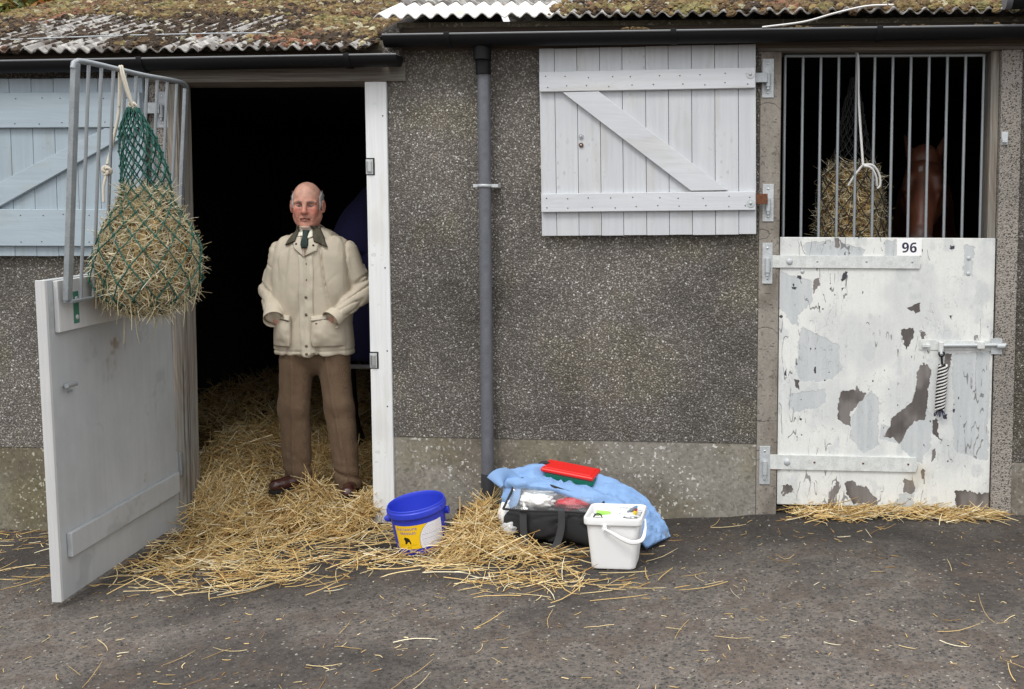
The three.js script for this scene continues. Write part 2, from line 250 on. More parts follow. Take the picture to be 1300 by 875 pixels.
const M = {
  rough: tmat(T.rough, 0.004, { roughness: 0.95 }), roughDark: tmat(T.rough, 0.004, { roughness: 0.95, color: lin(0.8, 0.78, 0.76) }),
  aggregate: tmat(T.aggregate, 0.004, { roughness: 0.95 }), plinth: tmat(T.plinth, 0.004, { roughness: 0.95 }), plinthLeft: tmat(T.plinth, 0.004, { roughness: 0.95, color: lin(0.85, 0.84, 0.72) }), concrete: tmat(T.concrete, 0.004, { roughness: 0.95 }),
  shutter: tmat(T.paint, 0.0012, { color: lin(0.6, 0.615, 0.632), roughness: 0.6 }), shutterRail: tmat(T.paint, 0.0012, { color: lin(0.65, 0.665, 0.683), roughness: 0.6 }),
  blueShutter: tmat(T.paint, 0.0012, { color: lin(0.37, 0.44, 0.485), roughness: 0.6 }), blueShutterRail: tmat(T.paint, 0.0012, { color: lin(0.4, 0.475, 0.52), roughness: 0.6 }),
  white: tmat(T.paint, 0.0012, { color: lin(0.84, 0.85, 0.84), roughness: 0.55 }), greyDoor: tmat(T.doorpaint, 0.0008, { color: lin(0.45, 0.465, 0.475), roughness: 0.55 }), greyDoorEdge: tmat(T.paint, 0.001, { color: lin(0.62, 0.62, 0.61), roughness: 0.6 }),
  wood: tmat(T.wood, 0.003, { roughness: 0.9 }), woodDark: tmat(T.wood, 0.003, { roughness: 0.9, color: lin(0.42, 0.36, 0.3) }), woodGrey: tmat(T.wood, 0.003, { roughness: 0.9, color: lin(1.2, 1.2, 1.2) }),
  galv: tmat(T.metal, 0.0006, { color: lin(0.5, 0.53, 0.54), roughness: 0.5, metalness: 0.55 }), galvPale: tmat(T.metal, 0.0006, { color: lin(0.66, 0.69, 0.69), roughness: 0.55, metalness: 0.35 }), bar: tmat(T.metal, 0.0004, { color: lin(0.38, 0.41, 0.42), roughness: 0.5, metalness: 0.5 }),
  rust: tmat(T.rust, 0.001, { roughness: 0.95 }), steel: mat({ color: lin(0.6, 0.6, 0.58), roughness: 0.35, metalness: 0.9 }),
  blackPlastic: mat({ color: lin(0.008, 0.008, 0.009), roughness: 0.5, specularIntensity: 0.35 }), rim: mat({ color: lin(0.16, 0.165, 0.17), roughness: 0.4 }), pipe: tmat(T.metal, 0.0002, { color: lin(0.155, 0.16, 0.178), roughness: 0.42 }), pipeDark: mat({ color: lin(0.04, 0.041, 0.046), roughness: 0.45 }),
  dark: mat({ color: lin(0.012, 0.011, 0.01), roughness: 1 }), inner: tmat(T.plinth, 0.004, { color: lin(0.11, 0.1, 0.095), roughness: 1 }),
  ground: tmat(T.ground, 0.012, { roughness: 0.95, vertexColors: true }), sheet: tmat(T.sheet, 0.002, { roughness: 0.95 }), whitesheet: tmat(T.whitesheet, 0.0015, { roughness: 0.85 }),
  straw: mat({ vertexColors: true, roughness: 0.6, side: THREE.DoubleSide }), strawBase: tmat(T.strawbase, 0.015, { roughness: 1 }), floor: tmat(T.plinth, 0.004, { color: lin(0.3, 0.26, 0.22), roughness: 1 }),
  rope: mat({ color: lin(0.55, 0.5, 0.41), roughness: 0.95 }), cordWhite: mat({ color: lin(0.7, 0.69, 0.66), roughness: 0.9 }), netGreen: mat({ color: lin(0.012, 0.085, 0.062), roughness: 0.8 }), netBlack: mat({ color: lin(0.02, 0.02, 0.02), roughness: 0.8 }),
  whitePlastic: mat({ color: lin(0.86, 0.86, 0.85), roughness: 0.4 }), bluePlastic: mat({ color: lin(0.03, 0.055, 0.56), roughness: 0.35 }),
};
// ---------------------------------------------------------------- ground
const GP = [[-60, -0.22], [-6, -0.22], [-3.1, -0.2], [-2, -0.125], [-1.3, -0.065], [-0.4, -0.05], [0.4, 0], [1.5, 0.022], [60, 0.03]];
function groundY(x, z) {
  let y = GP[GP.length - 1][1];
  for (let i = 0; i < GP.length - 1; i++) if (x <= GP[i + 1][0]) { y = lerp(GP[i][1], GP[i + 1][1], clamp((x - GP[i][0]) / (GP[i + 1][0] - GP[i][0]))); break; }
  const fade = 1 - sstep(6, 12, Math.abs(x) + Math.abs(z));
  return y + fade * (0.012 * f3(x * 2.3, 0.3, z * 2.3, 3) + 0.004 * f3(x * 11, 0.7, z * 11, 4)) + 0.03 * sstep(0.35, 0, z) * sstep(-1.6, -1.45, x) * sstep(-1.1, -1.25, x);
}
{
  const ax = (dense0, dense1, step, far) => { const a = [-far, -40, -20, -12, -8]; for (let q = dense0; q <= dense1; q += step) a.push(q); a.push(...[8, 12, 20, 40, far].filter((v) => v > dense1)); return a.filter((v, i) => i === 0 || v > a[i - 1]); };
  const xs = ax(-6, 4, 0.04, 150), zs = ax(-6, 5, 0.04, 150), p = [], uv = [], ix = [], damp = [], nx = xs.length, nz = zs.length;
  for (const z of zs) for (const x of xs) { p.push(x, groundY(x, z), z); uv.push(x, z); const k = lerp(0.62, 1.12, sstep(0.55, 1.25, z + 0.35 * f3(x * 1.3, 2, z * 1.6, 61) + 0.12 * sstep(-1.2, 0.5, x))) * (1 + 0.16 * f3(x * 0.9, 3, z * 2, 62)); damp.push(k, k, k * lerp(0.97, 1, k)); }
  for (let j = 0; j < nz - 1; j++) for (let i = 0; i < nx - 1; i++) { const a = j * nx + i, b = a + nx; ix.push(a, b, a + 1, a + 1, b, b + 1); }
  const g = new THREE.BufferGeometry(); g.setAttribute('position', new THREE.Float32BufferAttribute(p, 3)); g.setAttribute('uv', new THREE.Float32BufferAttribute(uv, 2)); g.setAttribute('color', new THREE.Float32BufferAttribute(damp, 3)); g.setIndex(ix); g.computeVertexNormals();
  mesh('ground', g, M.ground).userData.kind = 'structure';
}

// ---------------------------------------------------------------- buildings
const TH = 19.5 * Math.PI / 180, CT = Math.cos(TH), ST = Math.sin(TH), PITCH = 0.0787, AMP = 0.0125;
const roofPt = (eave, x, s, up = 0) => V(x, eave[0] + s * ST + up * CT, eave[1] - s * CT + up * ST);
function corrugated(eave, x0, x1, s0, s1, lift, seed, back = false) {
  const n = Math.round((x1 - x0) / PITCH * 10), rows = 3, p = [], uv = [], ix = [], r = rng(seed), t = 0.007;
  const wv = (x) => AMP * Math.sin(x / PITCH * 2 * Math.PI) + lift, edge = []; let e = 0;
  for (let i = 0; i <= n; i++) { e = e * 0.7 + (r() - 0.5) * 0.006; edge.push(e - (r() < 0.02 ? 0.02 * r() : 0)); }
  for (const side of [0, 1]) for (let j = 0; j <= rows; j++) for (let i = 0; i <= n; i++) {
    const x = lerp(x0, x1, i / n), s = lerp(s0 - edge[i], s1, j / rows), q = roofPt(eave, x, s, wv(x) - side * t); p.push(q.x, q.y, q.z); uv.push(x + seed * 0.37, s + seed * 0.61);
  }
  const N = (n + 1) * (rows + 1), id = (side, j, i) => side * N + j * (n + 1) + i;
  for (let j = 0; j < rows; j++) for (let i = 0; i < n; i++) { ix.push(id(0, j, i), id(0, j, i + 1), id(0, j + 1, i), id(0, j, i + 1), id(0, j + 1, i + 1), id(0, j + 1, i)); ix.push(id(1, j, i), id(1, j + 1, i), id(1, j, i + 1), id(1, j, i + 1), id(1, j + 1, i), id(1, j + 1, i + 1)); }
  let g = new THREE.BufferGeometry(); g.setAttribute('position', new THREE.Float32BufferAttribute(p, 3)); g.setAttribute('uv', new THREE.Float32BufferAttribute(uv, 2)); g.setIndex(ix); g.computeVertexNormals();
  const rim = (list) => { const q = [], u = [], k = []; list.forEach(([a, b], m) => { for (const v of [a, b]) { q.push(p[v * 3], p[v * 3 + 1], p[v * 3 + 2]); u.push(uv[v * 2], uv[v * 2 + 1]); } if (m) { const c = m * 2 - 2; k.push(c, c + 1, c + 2, c + 2, c + 1, c + 3); } }); const h = new THREE.BufferGeometry(); h.setAttribute('position', new THREE.Float32BufferAttribute(q, 3)); h.setAttribute('uv', new THREE.Float32BufferAttribute(u, 2)); h.setIndex(k); h.computeVertexNormals(); return h; };
  const A = [], B = [], C = [], D = [];
  for (let i = 0; i <= n; i++) { A.push([id(0, 0, i), id(1, 0, i)]); B.push([id(1, rows, i), id(0, rows, i)]); }
  for (let j = 0; j <= rows; j++) { C.push([id(1, j, 0), id(0, j, 0)]); D.push([id(0, j, n), id(1, j, n)]); }
  return merge([g, rim(A), rim(B), rim(C), rim(D)]);
}
function gutterGeo(x0, x1, r, y0, y1, z, rimOnly = false) {
  const s = new THREE.Shape(); s.absarc(0, 0, r, Math.PI, 2 * Math.PI, false); s.absarc(0, 0, r - 0.006, 2 * Math.PI, Math.PI, true);
  const g = new THREE.ExtrudeGeometry(s, { depth: x1 - x0, bevelEnabled: false, curveSegments: 18, steps: 1 }); g.rotateY(Math.PI / 2);
  const q = rimOnly ? merge([rod([0, 0.002, r - 0.001], [x1 - x0, 0.002, r - 0.001], 0.006, 8)]) : merge([triUV(g), rod([0, 0.002, -r + 0.001], [x1 - x0, 0.002, -r + 0.001], 0.006, 8)]); q.rotateZ(Math.atan2(y1 - y0, x1 - x0)); q.translate(x0, y0, z); return q;
}
function gutterBand(x, r, y, z, w = 0.03) { const s = new THREE.Shape(); s.absarc(0, 0, r + 0.006, Math.PI * 0.93, 2.05 * Math.PI, false); s.absarc(0, 0, r + 0.0005, 2.05 * Math.PI, Math.PI * 0.93, true); const g = new THREE.ExtrudeGeometry(s, { depth: w, bevelEnabled: false, curveSegments: 14, steps: 1 }); g.rotateY(Math.PI / 2); g.translate(x, y, z); return triUV(g); }
function hingePlate(parent, x, y, w, h, m, z = 0.006) { // wall plate with a knuckle and two screws
  const g = grp('hinge_plate', parent, [x, y, z]);
  mesh('plate', box(-w / 2, w / 2, -h / 2, h / 2, 0, 0.006, 0.002), m, g);
  mesh('knuckle', merge([rod([0, -h * 0.22, 0.02], [0, h * 0.12, 0.02], 0.014, 10), rod([0, -h * 0.3, 0.02], [0, -h * 0.22, 0.02], 0.009, 8)]), m, g);
  for (const s of [-1, 1]) mesh('screw', screwHead(0, s * h * 0.37, 0.006, 0.007), M.steel, g);
  return g;
}
const wedge = (pts, x0, x1) => { const s = new THREE.Shape(pts.map(([z, y]) => new THREE.Vector2(-z, y))); const g = new THREE.ExtrudeGeometry(s, { depth: x1 - x0, bevelEnabled: false, steps: 1 }); g.rotateY(Math.PI / 2); g.translate(x0, 0, 0); return triUV(g); };

const B1 = thing('stable_building', 'pebble-dashed stable block with the numbered peeling door and the grey downpipe', 'building');
const B2 = thing('stable_building', 'lower stable block with the open doorway where the man stands', 'building');
const E1 = [2.652, 0.19], E2 = [2.492, 0.19];   // eave height and depth of the two roofs

{ // ---- right block: walls
  mesh('wall', merge([box(-1.885, 0.137, 0.38, 2.56, -0.22, 0.008, 0)]), M.rough, B1);
  mesh('plinth', box(-1.885, 0.137, -0.5, 0.379, -0.22, 0.004, 0.004), M.plinth, B1);
  mesh('concrete_pillar', box(0.1375, 0.249, -0.5, 2.485, -0.22, 0.006, 0.006), M.concrete, B1);
  mesh('pebble_pillar', box(1.392, 1.5, -0.5, 2.485, -0.22, 0.006, 0.006), M.aggregate, B1);
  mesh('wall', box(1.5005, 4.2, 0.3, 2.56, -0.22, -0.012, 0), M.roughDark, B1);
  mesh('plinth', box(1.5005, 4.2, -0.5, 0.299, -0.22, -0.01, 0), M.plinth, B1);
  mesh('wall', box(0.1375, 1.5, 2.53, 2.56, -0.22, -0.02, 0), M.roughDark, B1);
  mesh('door_jamb', box(1.348, 1.391, 0, 2.485, -0.16, -0.03, 0.004), M.woodGrey, B1);
  mesh('lintel', box(0.12, 1.9, 2.4855, 2.5295, -0.2, 0.02, 0.004, 'x'), M.wood, B1);
  mesh('threshold', box(0.25, 1.39, -0.4, 0.02, -0.22, -0.06, 0.005), M.plinth, B1);
  mesh('fascia_board', box(-1.86, 4.2, 2.50, 2.62, 0.0205, 0.045, 0.003, 'x'), M.woodDark, B1);
  mesh('eave_filler', box(-1.83, 4.2, 2.56, 2.652, -0.14, 0.019, 0.003), M.plinthLeft, B1);
  // the rest of the shell: side walls, back wall, ceiling
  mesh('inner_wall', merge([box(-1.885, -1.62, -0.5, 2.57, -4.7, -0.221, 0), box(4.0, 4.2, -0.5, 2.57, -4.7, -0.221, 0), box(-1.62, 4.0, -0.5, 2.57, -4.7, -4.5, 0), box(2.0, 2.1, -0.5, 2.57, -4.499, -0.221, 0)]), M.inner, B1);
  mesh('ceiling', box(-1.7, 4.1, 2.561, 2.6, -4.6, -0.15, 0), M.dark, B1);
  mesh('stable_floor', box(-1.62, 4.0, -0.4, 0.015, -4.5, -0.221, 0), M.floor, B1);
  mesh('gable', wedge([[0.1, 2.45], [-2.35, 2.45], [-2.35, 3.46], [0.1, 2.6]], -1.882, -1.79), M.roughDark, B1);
}
{ // ---- right block: roof
  const roof = grp('roof', B1);
  const cuts = [[-1.902, -0.955, 0, 0.004], [-0.985, 0.12, 1, 0], [0.075, 0.85, 2, 0.007], [0.79, 1.86, 3, 0.001], [1.80, 2.9, 4, 0.006], [2.84, 4.25, 5, 0.0]];
  for (const [a, b, k, lift] of cuts) {
    mesh('corrugated_sheet', corrugated(E1, a, b, 0, k ? 1.5 : 0.52, lift, k + 1), k ? M.sheet : M.whitesheet, roof, k ? undefined : 'clean white corrugated sheet');
    if (!k) mesh('corrugated_sheet', corrugated(E1, a, b, 0.4, 1.5, 0.012, 21), M.sheet, roof);
    mesh('corrugated_sheet', corrugated(E1, a, b, 1.4, 2.72, lift + 0.011, k + 31), M.sheet, roof);
  }
  mesh('rear_slope', wedge([[-2.4, 3.585], [-4.9, 2.7], [-4.9, 2.68], [-2.4, 3.565]], -1.9, 4.25), M.sheet, roof);
  mesh('ridge_cap', rod([-1.9, 3.58, -2.4], [4.25, 3.58, -2.4], 0.05, 10), M.sheet, roof);
}
{ // ---- right block: gutter and downpipe
  const g = grp('gutter', B1);
  mesh('channel', gutterGeo(-1.85, 4.2, 0.056, 2.553, 2.5845, 0.145), M.blackPlastic, g);
  mesh('rim', gutterGeo(-1.85, 4.2, 0.056, 2.553, 2.5845, 0.145, true), M.rim, g);
  for (const x of [-1.52, -0.33, 0.72, 1.9]) mesh('bracket', gutterBand(x, 0.056, 2.553 + (x + 1.9) * 0.00517, 0.145), M.blackPlastic, g);
  const d = grp('downpipe', B1), X = -1.337;
  mesh('outlet', merge([new THREE.CylinderGeometry(0.05, 0.047, 0.08, 20).translate(X, 2.475, 0.11), new THREE.CylinderGeometry(0.0405, 0.0405, 0.075, 20).translate(X, 2.4, 0.09)]), M.blackPlastic, d);
  const pp = new THREE.CylinderGeometry(0.034, 0.034, 2.36, 24, 6); pp.rotateZ(0.0035); pp.translate(X + 0.004, 1.215, 0.078);
  mesh('pipe', merge([triUV(pp)]), M.pipe, d);
  mesh('pipe_socket', new THREE.CylinderGeometry(0.0365, 0.0365, 0.18, 24).translate(X + 0.008, 0.11, 0.078), M.pipeDark, d);
  const br = new THREE.TorusGeometry(0.0365, 0.006, 6, 24); br.rotateX(Math.PI / 2); br.scale(1, 1.6, 1); br.translate(X + 0.002, 1.769, 0.078);
  mesh('pipe_bracket', merge([br, box(X - 0.06, X - 0.036, 1.76, 1.778, 0.02, 0.09, 0.002), box(X + 0.04, X + 0.078, 1.76, 1.778, 0.02, 0.09, 0.002)]), M.galvPale, d);
}
// ---- planked upper doors, folded back against the wall
function shutter(parent, label, m, mRail, edges, y0, y1, rails, brace, pos, rot, seed) {
  const g = grp('shutter', parent, pos, label); g.rotation.z = rot; const r = rng(seed);
  for (let i = 0; i < edges.length - 1; i++) { const gap = 0.0022, w = edges[i + 1] - edges[i] - gap; mesh('plank', box(edges[i] + gap / 2, edges[i] + gap / 2 + w, y0 + (r() - 0.5) * 0.003, y1 + (r() - 0.5) * 0.003, 0, 0.02 + (r() - 0.5) * 0.0012, 0.0022), m, g); }
  for (const [a, b] of rails) mesh('rail', box(edges[0] + 0.004, edges[edges.length - 1] - 0.004, a, b, 0.0208, 0.046, 0.004, 'x'), mRail, g);
  const s = new THREE.Shape(brace.map(([x, y]) => new THREE.Vector2(x, y))), bg = new THREE.ExtrudeGeometry(s, { depth: 0.02, bevelEnabled: true, bevelSize: 0.003, bevelThickness: 0.002, bevelSegments: 1 });
  bg.translate(0, 0, 0.0225); mesh('brace', triUV(bg, 'x'), mRail, g);
  const sc = []; for (let i = 0; i < edges.length - 1; i++) for (const [a, b] of rails) for (const y of [a + 0.025, b - 0.03]) sc.push(new THREE.CylinderGeometry(0.0035, 0.0035, 0.002, 6).rotateX(Math.PI / 2).translate(lerp(edges[i], edges[i + 1], 0.35 + 0.3 * r()), y + (r() - 0.5) * 0.012, 0.0462));
  const sm = mesh('nail_head', merge(sc), M.woodDark, g); sm.userData.kind = 'stuff';
  return g;
}
{
  const ed = [0, 0.083, 0.204, 0.326, 0.446, 0.57, 0.692, 0.815, 0.938, 1.062, 1.155];
  const g = shutter(B1, 'pale grey planked upper door folded back on the wall', M.shutter, M.shutterRail, ed, 0, 1.0, [[0.768, 0.874], [0.128, 0.228]], [[0.132, 0.762], [0.322, 0.762], [1.0, 0.236], [0.81, 0.236]], [-1.03, 1.5, 0.035], 0.0135, 5);
  for (const y of [0.531, 0.485]) { mesh('bolt_head', new THREE.CylinderGeometry(0.0125, 0.0125, 0.008, 14).rotateX(Math.PI / 2).translate(0.222, y, 0.024), y > 0.5 ? M.galv : M.rust, g); mesh('bolt_end', new THREE.SphereGeometry(0.006, 8, 6).translate(0.222, y, 0.029), M.steel, g); }
  for (const y of [0.84, 0.165]) { mesh('washer', merge([new THREE.CylinderGeometry(0.021, 0.021, 0.004, 20).rotateX(Math.PI / 2).translate(1.125, y, 0.048), new THREE.SphereGeometry(0.009, 8, 6).translate(1.125, y, 0.05)]), M.galvPale, g); }
  mesh('hinge_strap', box(1.14, 1.215, 0.8, 0.85, 0.012, 0.019, 0.002), M.galv, g); mesh('hinge_strap', box(1.14, 1.215, 0.16, 0.215, 0.012, 0.019, 0.002), M.rust, g);
  const e2 = []; for (let q = -1.16; q < 0.001; q += 0.1289) e2.push(q);
  shutter(B2, 'blue-grey planked upper door folded back on the wall', M.blueShutter, M.blueShutterRail, e2, 0, 0.985, [[0.712, 0.905], [0.056, 0.262]], [[-0.02, 0.704], [-0.21, 0.704], [-1.13, 0.268], [-0.86, 0.268]], [-3.252, 1.375, 0.035], 0.002, 6);
}
hingePlate(B1, 0.178, 2.343, 0.062, 0.205, M.galvPale); hingePlate(B1, 0.186, 1.684, 0.06, 0.2, M.galvPale); hingePlate(B1, 0.186, 1.36, 0.055, 0.22, M.galvPale); hingePlate(B1, 0.184, 0.262, 0.058, 0.21, M.galvPale);
{ // ---- door 96
  // peeling paint: outlines in door coordinates measured in 1/273 of the width
  const P4 = (a) => a.map(([x, y]) => [(x / 3.94 - 17) / 273, (y / 3.94 - 11) / 342]), P5 = (a) => a.map(([x, y]) => [(x / 3.94 - 17) / 273, (y / 3.94 + 179) / 342]);
  const bare = [P4([[345, 45], [370, 45], [366, 85], [350, 105], [343, 80]]), P4([[685, 495], [740, 485], [745, 520], [730, 560], [715, 590], [700, 575], [688, 530]]), P4([[708, 396], [768, 366], [770, 402], [750, 420]]),
    P4([[795, 655], [838, 698], [830, 750], [822, 867], [818, 945], [760, 960], [718, 1010], [692, 1080], [655, 1046], [600, 1038], [640, 985], [645, 938], [700, 898], [752, 855], [770, 770], [764, 712]]),
    P5([[385, 85], [400, 55], [455, 60], [470, 35], [485, 60], [512, 68], [490, 110], [440, 165], [432, 240], [370, 205], [372, 150]]), P5([[850, 200], [875, 198], [880, 268], [905, 305], [868, 280], [850, 255]]), P5([[845, 350], [868, 345], [862, 390], [845, 405]]),
    P5([[415, 525], [455, 515], [480, 540], [520, 540], [580, 600], [580, 635], [470, 630], [415, 575]]), P5([[365, 505], [385, 520], [385, 555], [370, 590], [365, 635], [330, 635], [340, 580], [362, 545]]), P5([[95, 550], [120, 545], [155, 560], [150, 580], [95, 600]]),
    P5([[978, 555], [1150, 560], [1150, 660], [980, 640]]), P5([[720, 500], [755, 505], [772, 545], [765, 575], [705, 570]]), P5([[800, 450], [822, 450], [815, 500], [800, 500]]), P4([[905, 620], [940, 614], [930, 680], [910, 725], [893, 690]]), P4([[245, 255], [278, 240], [262, 278], [232, 330]]), P4([[145, 755], [165, 755], [172, 800], [155, 795]]), P4([[785, 510], [808, 510], [806, 550], [786, 550]])];
  const chip = [P4([[385, 222], [410, 220], [405, 245], [375, 265]]), P4([[265, 368], [275, 385], [268, 415]]), P4([[130, 285], [155, 290], [150, 305], [135, 300]]), P4([[922, 85], [938, 75], [930, 95], [915, 98]]), P5([[900, 185], [930, 172], [925, 205], [905, 200]]), P4([[375, 295], [388, 290], [382, 312]]), P4([[925, 428], [942, 424], [934, 446]]), P4([[100, 730], [108, 690], [112, 735]])];
  const grey = [P4([[70, 215], [235, 250], [225, 380], [165, 430], [165, 490], [130, 470], [60, 400]]), P4([[180, 485], [230, 515], [300, 550], [372, 578], [382, 700], [340, 755], [180, 765], [155, 690]]), P5([[120, 80], [300, 48], [312, 120], [280, 152], [150, 172], [116, 130]]), P5([[440, 200], [500, 85], [540, 50], [575, 100], [578, 330], [500, 380], [440, 300]]), P5([[720, 195], [770, 135], [820, 135], [850, 180], [850, 300], [800, 420], [700, 350], [690, 270]]),
    P4([[190, 75], [340, 60], [500, 105], [480, 145], [200, 140]]), P4([[590, 60], [660, 55], [665, 145], [600, 145]]), P4([[990, 75], [1035, 80], [1035, 240], [985, 230]]), P5([[690, 575], [765, 575], [765, 640], [670, 640]]), P5([[590, 220], [690, 250], [690, 330], [590, 300]]), P4([[940, 620], [1130, 600], [1130, 1150], [960, 1100]])];
  const prep = (l) => l.map((q) => ({ q, b: [Math.min(...q.map((p) => p[0])) - 0.02, Math.max(...q.map((p) => p[0])) + 0.02, Math.min(...q.map((p) => p[1])) - 0.02, Math.max(...q.map((p) => p[1])) + 0.02] }));
  const hit = (l, x, y) => l.some(({ q, b }) => { if (x < b[0] || x > b[1] || y < b[2] || y > b[3]) return false; let c = false; for (let i = 0, j = q.length - 1; i < q.length; j = i++) if ((q[i][1] > y) !== (q[j][1] > y) && x < (q[j][0] - q[i][0]) * (y - q[i][1]) / (q[j][1] - q[i][1]) + q[i][0]) c = !c; return c; });
  const pb = prep(bare), pc = prep(chip), pg = prep(grey);
  const t = tex(1024, 1312, (u, v0) => {
    const v = 1 - v0, wx = (fbm(u, v, 22, 4, 201) - 0.5) * 0.022 + (fbm(u, v, 90, 3, 202) - 0.5) * 0.016, wy = (fbm(u, v, 22, 4, 203) - 0.5) * 0.018 + (fbm(u, v, 90, 3, 204, 60) - 0.5) * 0.014, x = u + wx, y = v + wy;
    const b = fbm(u, v, 5, 4, 205), st = fbm(u, v, 60, 3, 206, 6), f = fbm(u, v, 200, 2, 207);
    const cr = fbm(u, v, 24, 3, 208, 7), zone = sstep(0.4, 0.56, fbm(u, v, 5, 3, 209)), crack = (1 - sstep(0, 0.012 + 0.014 * zone, Math.abs(cr - 0.5))) * zone * sstep(0.36, 0.5, fbm(u, v, 40, 2, 214)), thinCrack = (1 - sstep(0, 0.011, Math.abs(fbm(u, v, 46, 3, 216, 16) - 0.5))) * sstep(0.42, 0.55, fbm(u, v, 7, 3, 217));
    const fleck = sstep(0.79, 0.83, fbm(u, v, 46, 3, 210, 34)) * sstep(0.5, 0.62, fbm(u, v, 6, 3, 211));
    let c = mix3([0.78, 0.785, 0.745], [0.66, 0.675, 0.655], sstep(0.4, 0.65, b)), h = 0.8 + 0.06 * st;
    const gr = hit(pg, x, y); if (gr) { c = mix3([0.51, 0.54, 0.545], [0.6, 0.62, 0.61], st); h = 0.6; }
    const thin = sstep(0.6, 0.72, fbm(u, v, 14, 4, 212)); c = mix3(c, [0.54, 0.565, 0.565], thin * 0.5);
    if (hit(pb, x, y)) { c = mix3([0.105, 0.09, 0.083], [0.2, 0.18, 0.168], sstep(0.4, 0.7, fbm(u, v, 12, 3, 213))); c = c.map((q) => q * (0.75 + 0.5 * st)); h = 0.3; } else if (hit(pc, x, y) || fleck > 0.5) { c = [0.05, 0.048, 0.06]; h = 0.35; } else if (crack > 0.5) { c = mix3(c, [0.13, 0.12, 0.12], 0.75); h = 0.45; } else if (thinCrack > 0.3) { c = mix3(c, [0.3, 0.29, 0.28], 0.6 * thinCrack); h -= 0.2; }
    const dirt = sstep(0.86, 1, v) * 0.18 * sstep(0.3, 0.7, b) + 0.12 * sstep(0.97, 1, u) + 0.1 * sstep(0.03, 0, u); c = mix3(c, [0.25, 0.22, 0.18], dirt); const rs = Math.exp(-(((u - 0.66) / 0.05) ** 2)) * sstep(0.82, 0.86, v) * sstep(0.95, 0.88, v) * 0.35; c = mix3(c, [0.42, 0.3, 0.14], rs);
    const k = 0.93 + 0.1 * (f - 0.5) + 0.08 * (st - 0.5); return [c[0] * k, c[1] * k, c[2] * k, h];
  }, [1, 1]);
  const D = grp('stable_door', B1, [0.252, 0.045, -0.045], 'white lower door with peeling paint and number 96');
  const W = 1.133, H = 1.456, pg2 = new RoundedBoxGeometry(W, H, 0.045, 1, 0.004).toNonIndexed(), pp = pg2.attributes.position, uv = pg2.attributes.uv;
  for (let i = 0; i < pp.count; i++) uv.setXY(i, pp.getX(i) / W + 0.5, pp.getY(i) / H + 0.5); pg2.translate(W / 2, H / 2, 0.0225);
  mesh('door_panel', pg2, tmat(t, 0.004, { roughness: 0.6 }), D);
  const strap = (x0, x1, y, h, label) => { const s = new THREE.Shape([[x0, -h / 2], [x1 - h * 0.12, -h / 2], [x1, 0], [x1 - h * 0.12, h / 2], [x0, h / 2]].map((p) => new THREE.Vector2(...p))); const q = grp('hinge_strap', D, [0, y, 0.0475], label); mesh('strap', triUV(new THREE.ExtrudeGeometry(s, { depth: 0.007, bevelEnabled: true, bevelSize: 0.001, bevelThickness: 0.001, bevelSegments: 1 })), M.strap, q); return q; };
  M.strap = tmat(T.metal, 0.0006, { color: lin(0.78, 0.8, 0.76), roughness: 0.5 });
  const s1 = strap(-0.09, 0.745, 1.325, 0.064), s2 = strap(-0.09, 0.75, 0.236, 0.078, 'rust-stained lower hinge strap');
  for (const s of [s1, s2]) { mesh('bolt_head', new THREE.SphereGeometry(0.018, 12, 8).scale(1, 1, 0.45).translate(0.052, 0, 0.009), M.galvPale, s); for (const x of [0.2, 0.46, 0.7]) mesh('screw', screwHead(x, 0.002, 0.008, 0.006), s === s2 ? M.rust : M.galv, s); }
  mesh('rust_stain', merge([box(-0.082, 0.02, -0.043, -0.0395, 0.001, 0.0078, 0.001), rod([-0.066, -0.05, 0.012], [-0.066, -0.035, 0.012], 0.0125, 10)]), M.rust, s2);
  // number plate
  const cv = document.createElement('canvas'); cv.width = 256; cv.height = 176; const x = cv.getContext('2d'); x.fillStyle = '#f2f2f0'; x.fillRect(0, 0, 256, 176); x.fillStyle = '#1d1a3c'; x.font = 'bold 148px sans-serif'; x.textAlign = 'center'; x.textBaseline = 'middle'; x.fillText('96', 128, 92);
  const ct = new THREE.CanvasTexture(cv); ct.colorSpace = THREE.SRGBColorSpace; const pl = new THREE.PlaneGeometry(0.128, 0.088); pl.translate(0, 0, 0.003);
  const np = grp('number_plate', D, [0.684, 1.405, 0.0458]); mesh('plate', box(-0.066, 0.066, -0.046, 0.046, 0, 0.0024, 0.001), M.whitePlastic, np); mesh('number', pl, mat({ map: ct, roughness: 0.45 }), np);
  for (const [bx, by] of [[0.122, 1.272], [0.995, 1.349], [0.995, 1.267]]) mesh('bolt_head', new THREE.SphereGeometry(0.011, 10, 8).scale(1, 1, 0.5).translate(bx, by, 0.046), M.galvPale, D);
  // sliding bolt
  const bo = grp('bolt', D, [0.745, 0.86, 0.0457]);
  mesh('back_plate', box(0, 0.384, -0.002, 0.052, 0, 0.004, 0.0015), M.strap, bo);
  mesh('slide', merge([rod([0.1, 0.024, 0.018], [0.45, 0.032, 0.018], 0.0105, 12), rod([0.115, 0.024, 0.018], [0.112, -0.02, 0.032], 0.008, 8)]), M.galvPale, bo);
  for (const q of [[0.3, 0.34, 0.008, 0.05, 0.004, 0.031, 0.006], [0.1, 0.125, -0.012, 0.045, 0.004, 0.03, 0.006], [0.015, 0.055, 0.012, 0.03, 0.004, 0.022, 0.004]]) mesh('keeper', box(...q), M.strap, bo);
  // latch rope: two-colour twisted cord doubled over a clip
  const rope = grp('latch_rope', D, [0.862, 0.84, 0.062]);
  mesh('clip', merge([new THREE.TorusGeometry(0.014, 0.0045, 6, 14).translate(0, 0.0, 0), rod([0, -0.014, 0], [0.006, -0.075, 0.004], 0.006, 8)]), M.dark, rope);
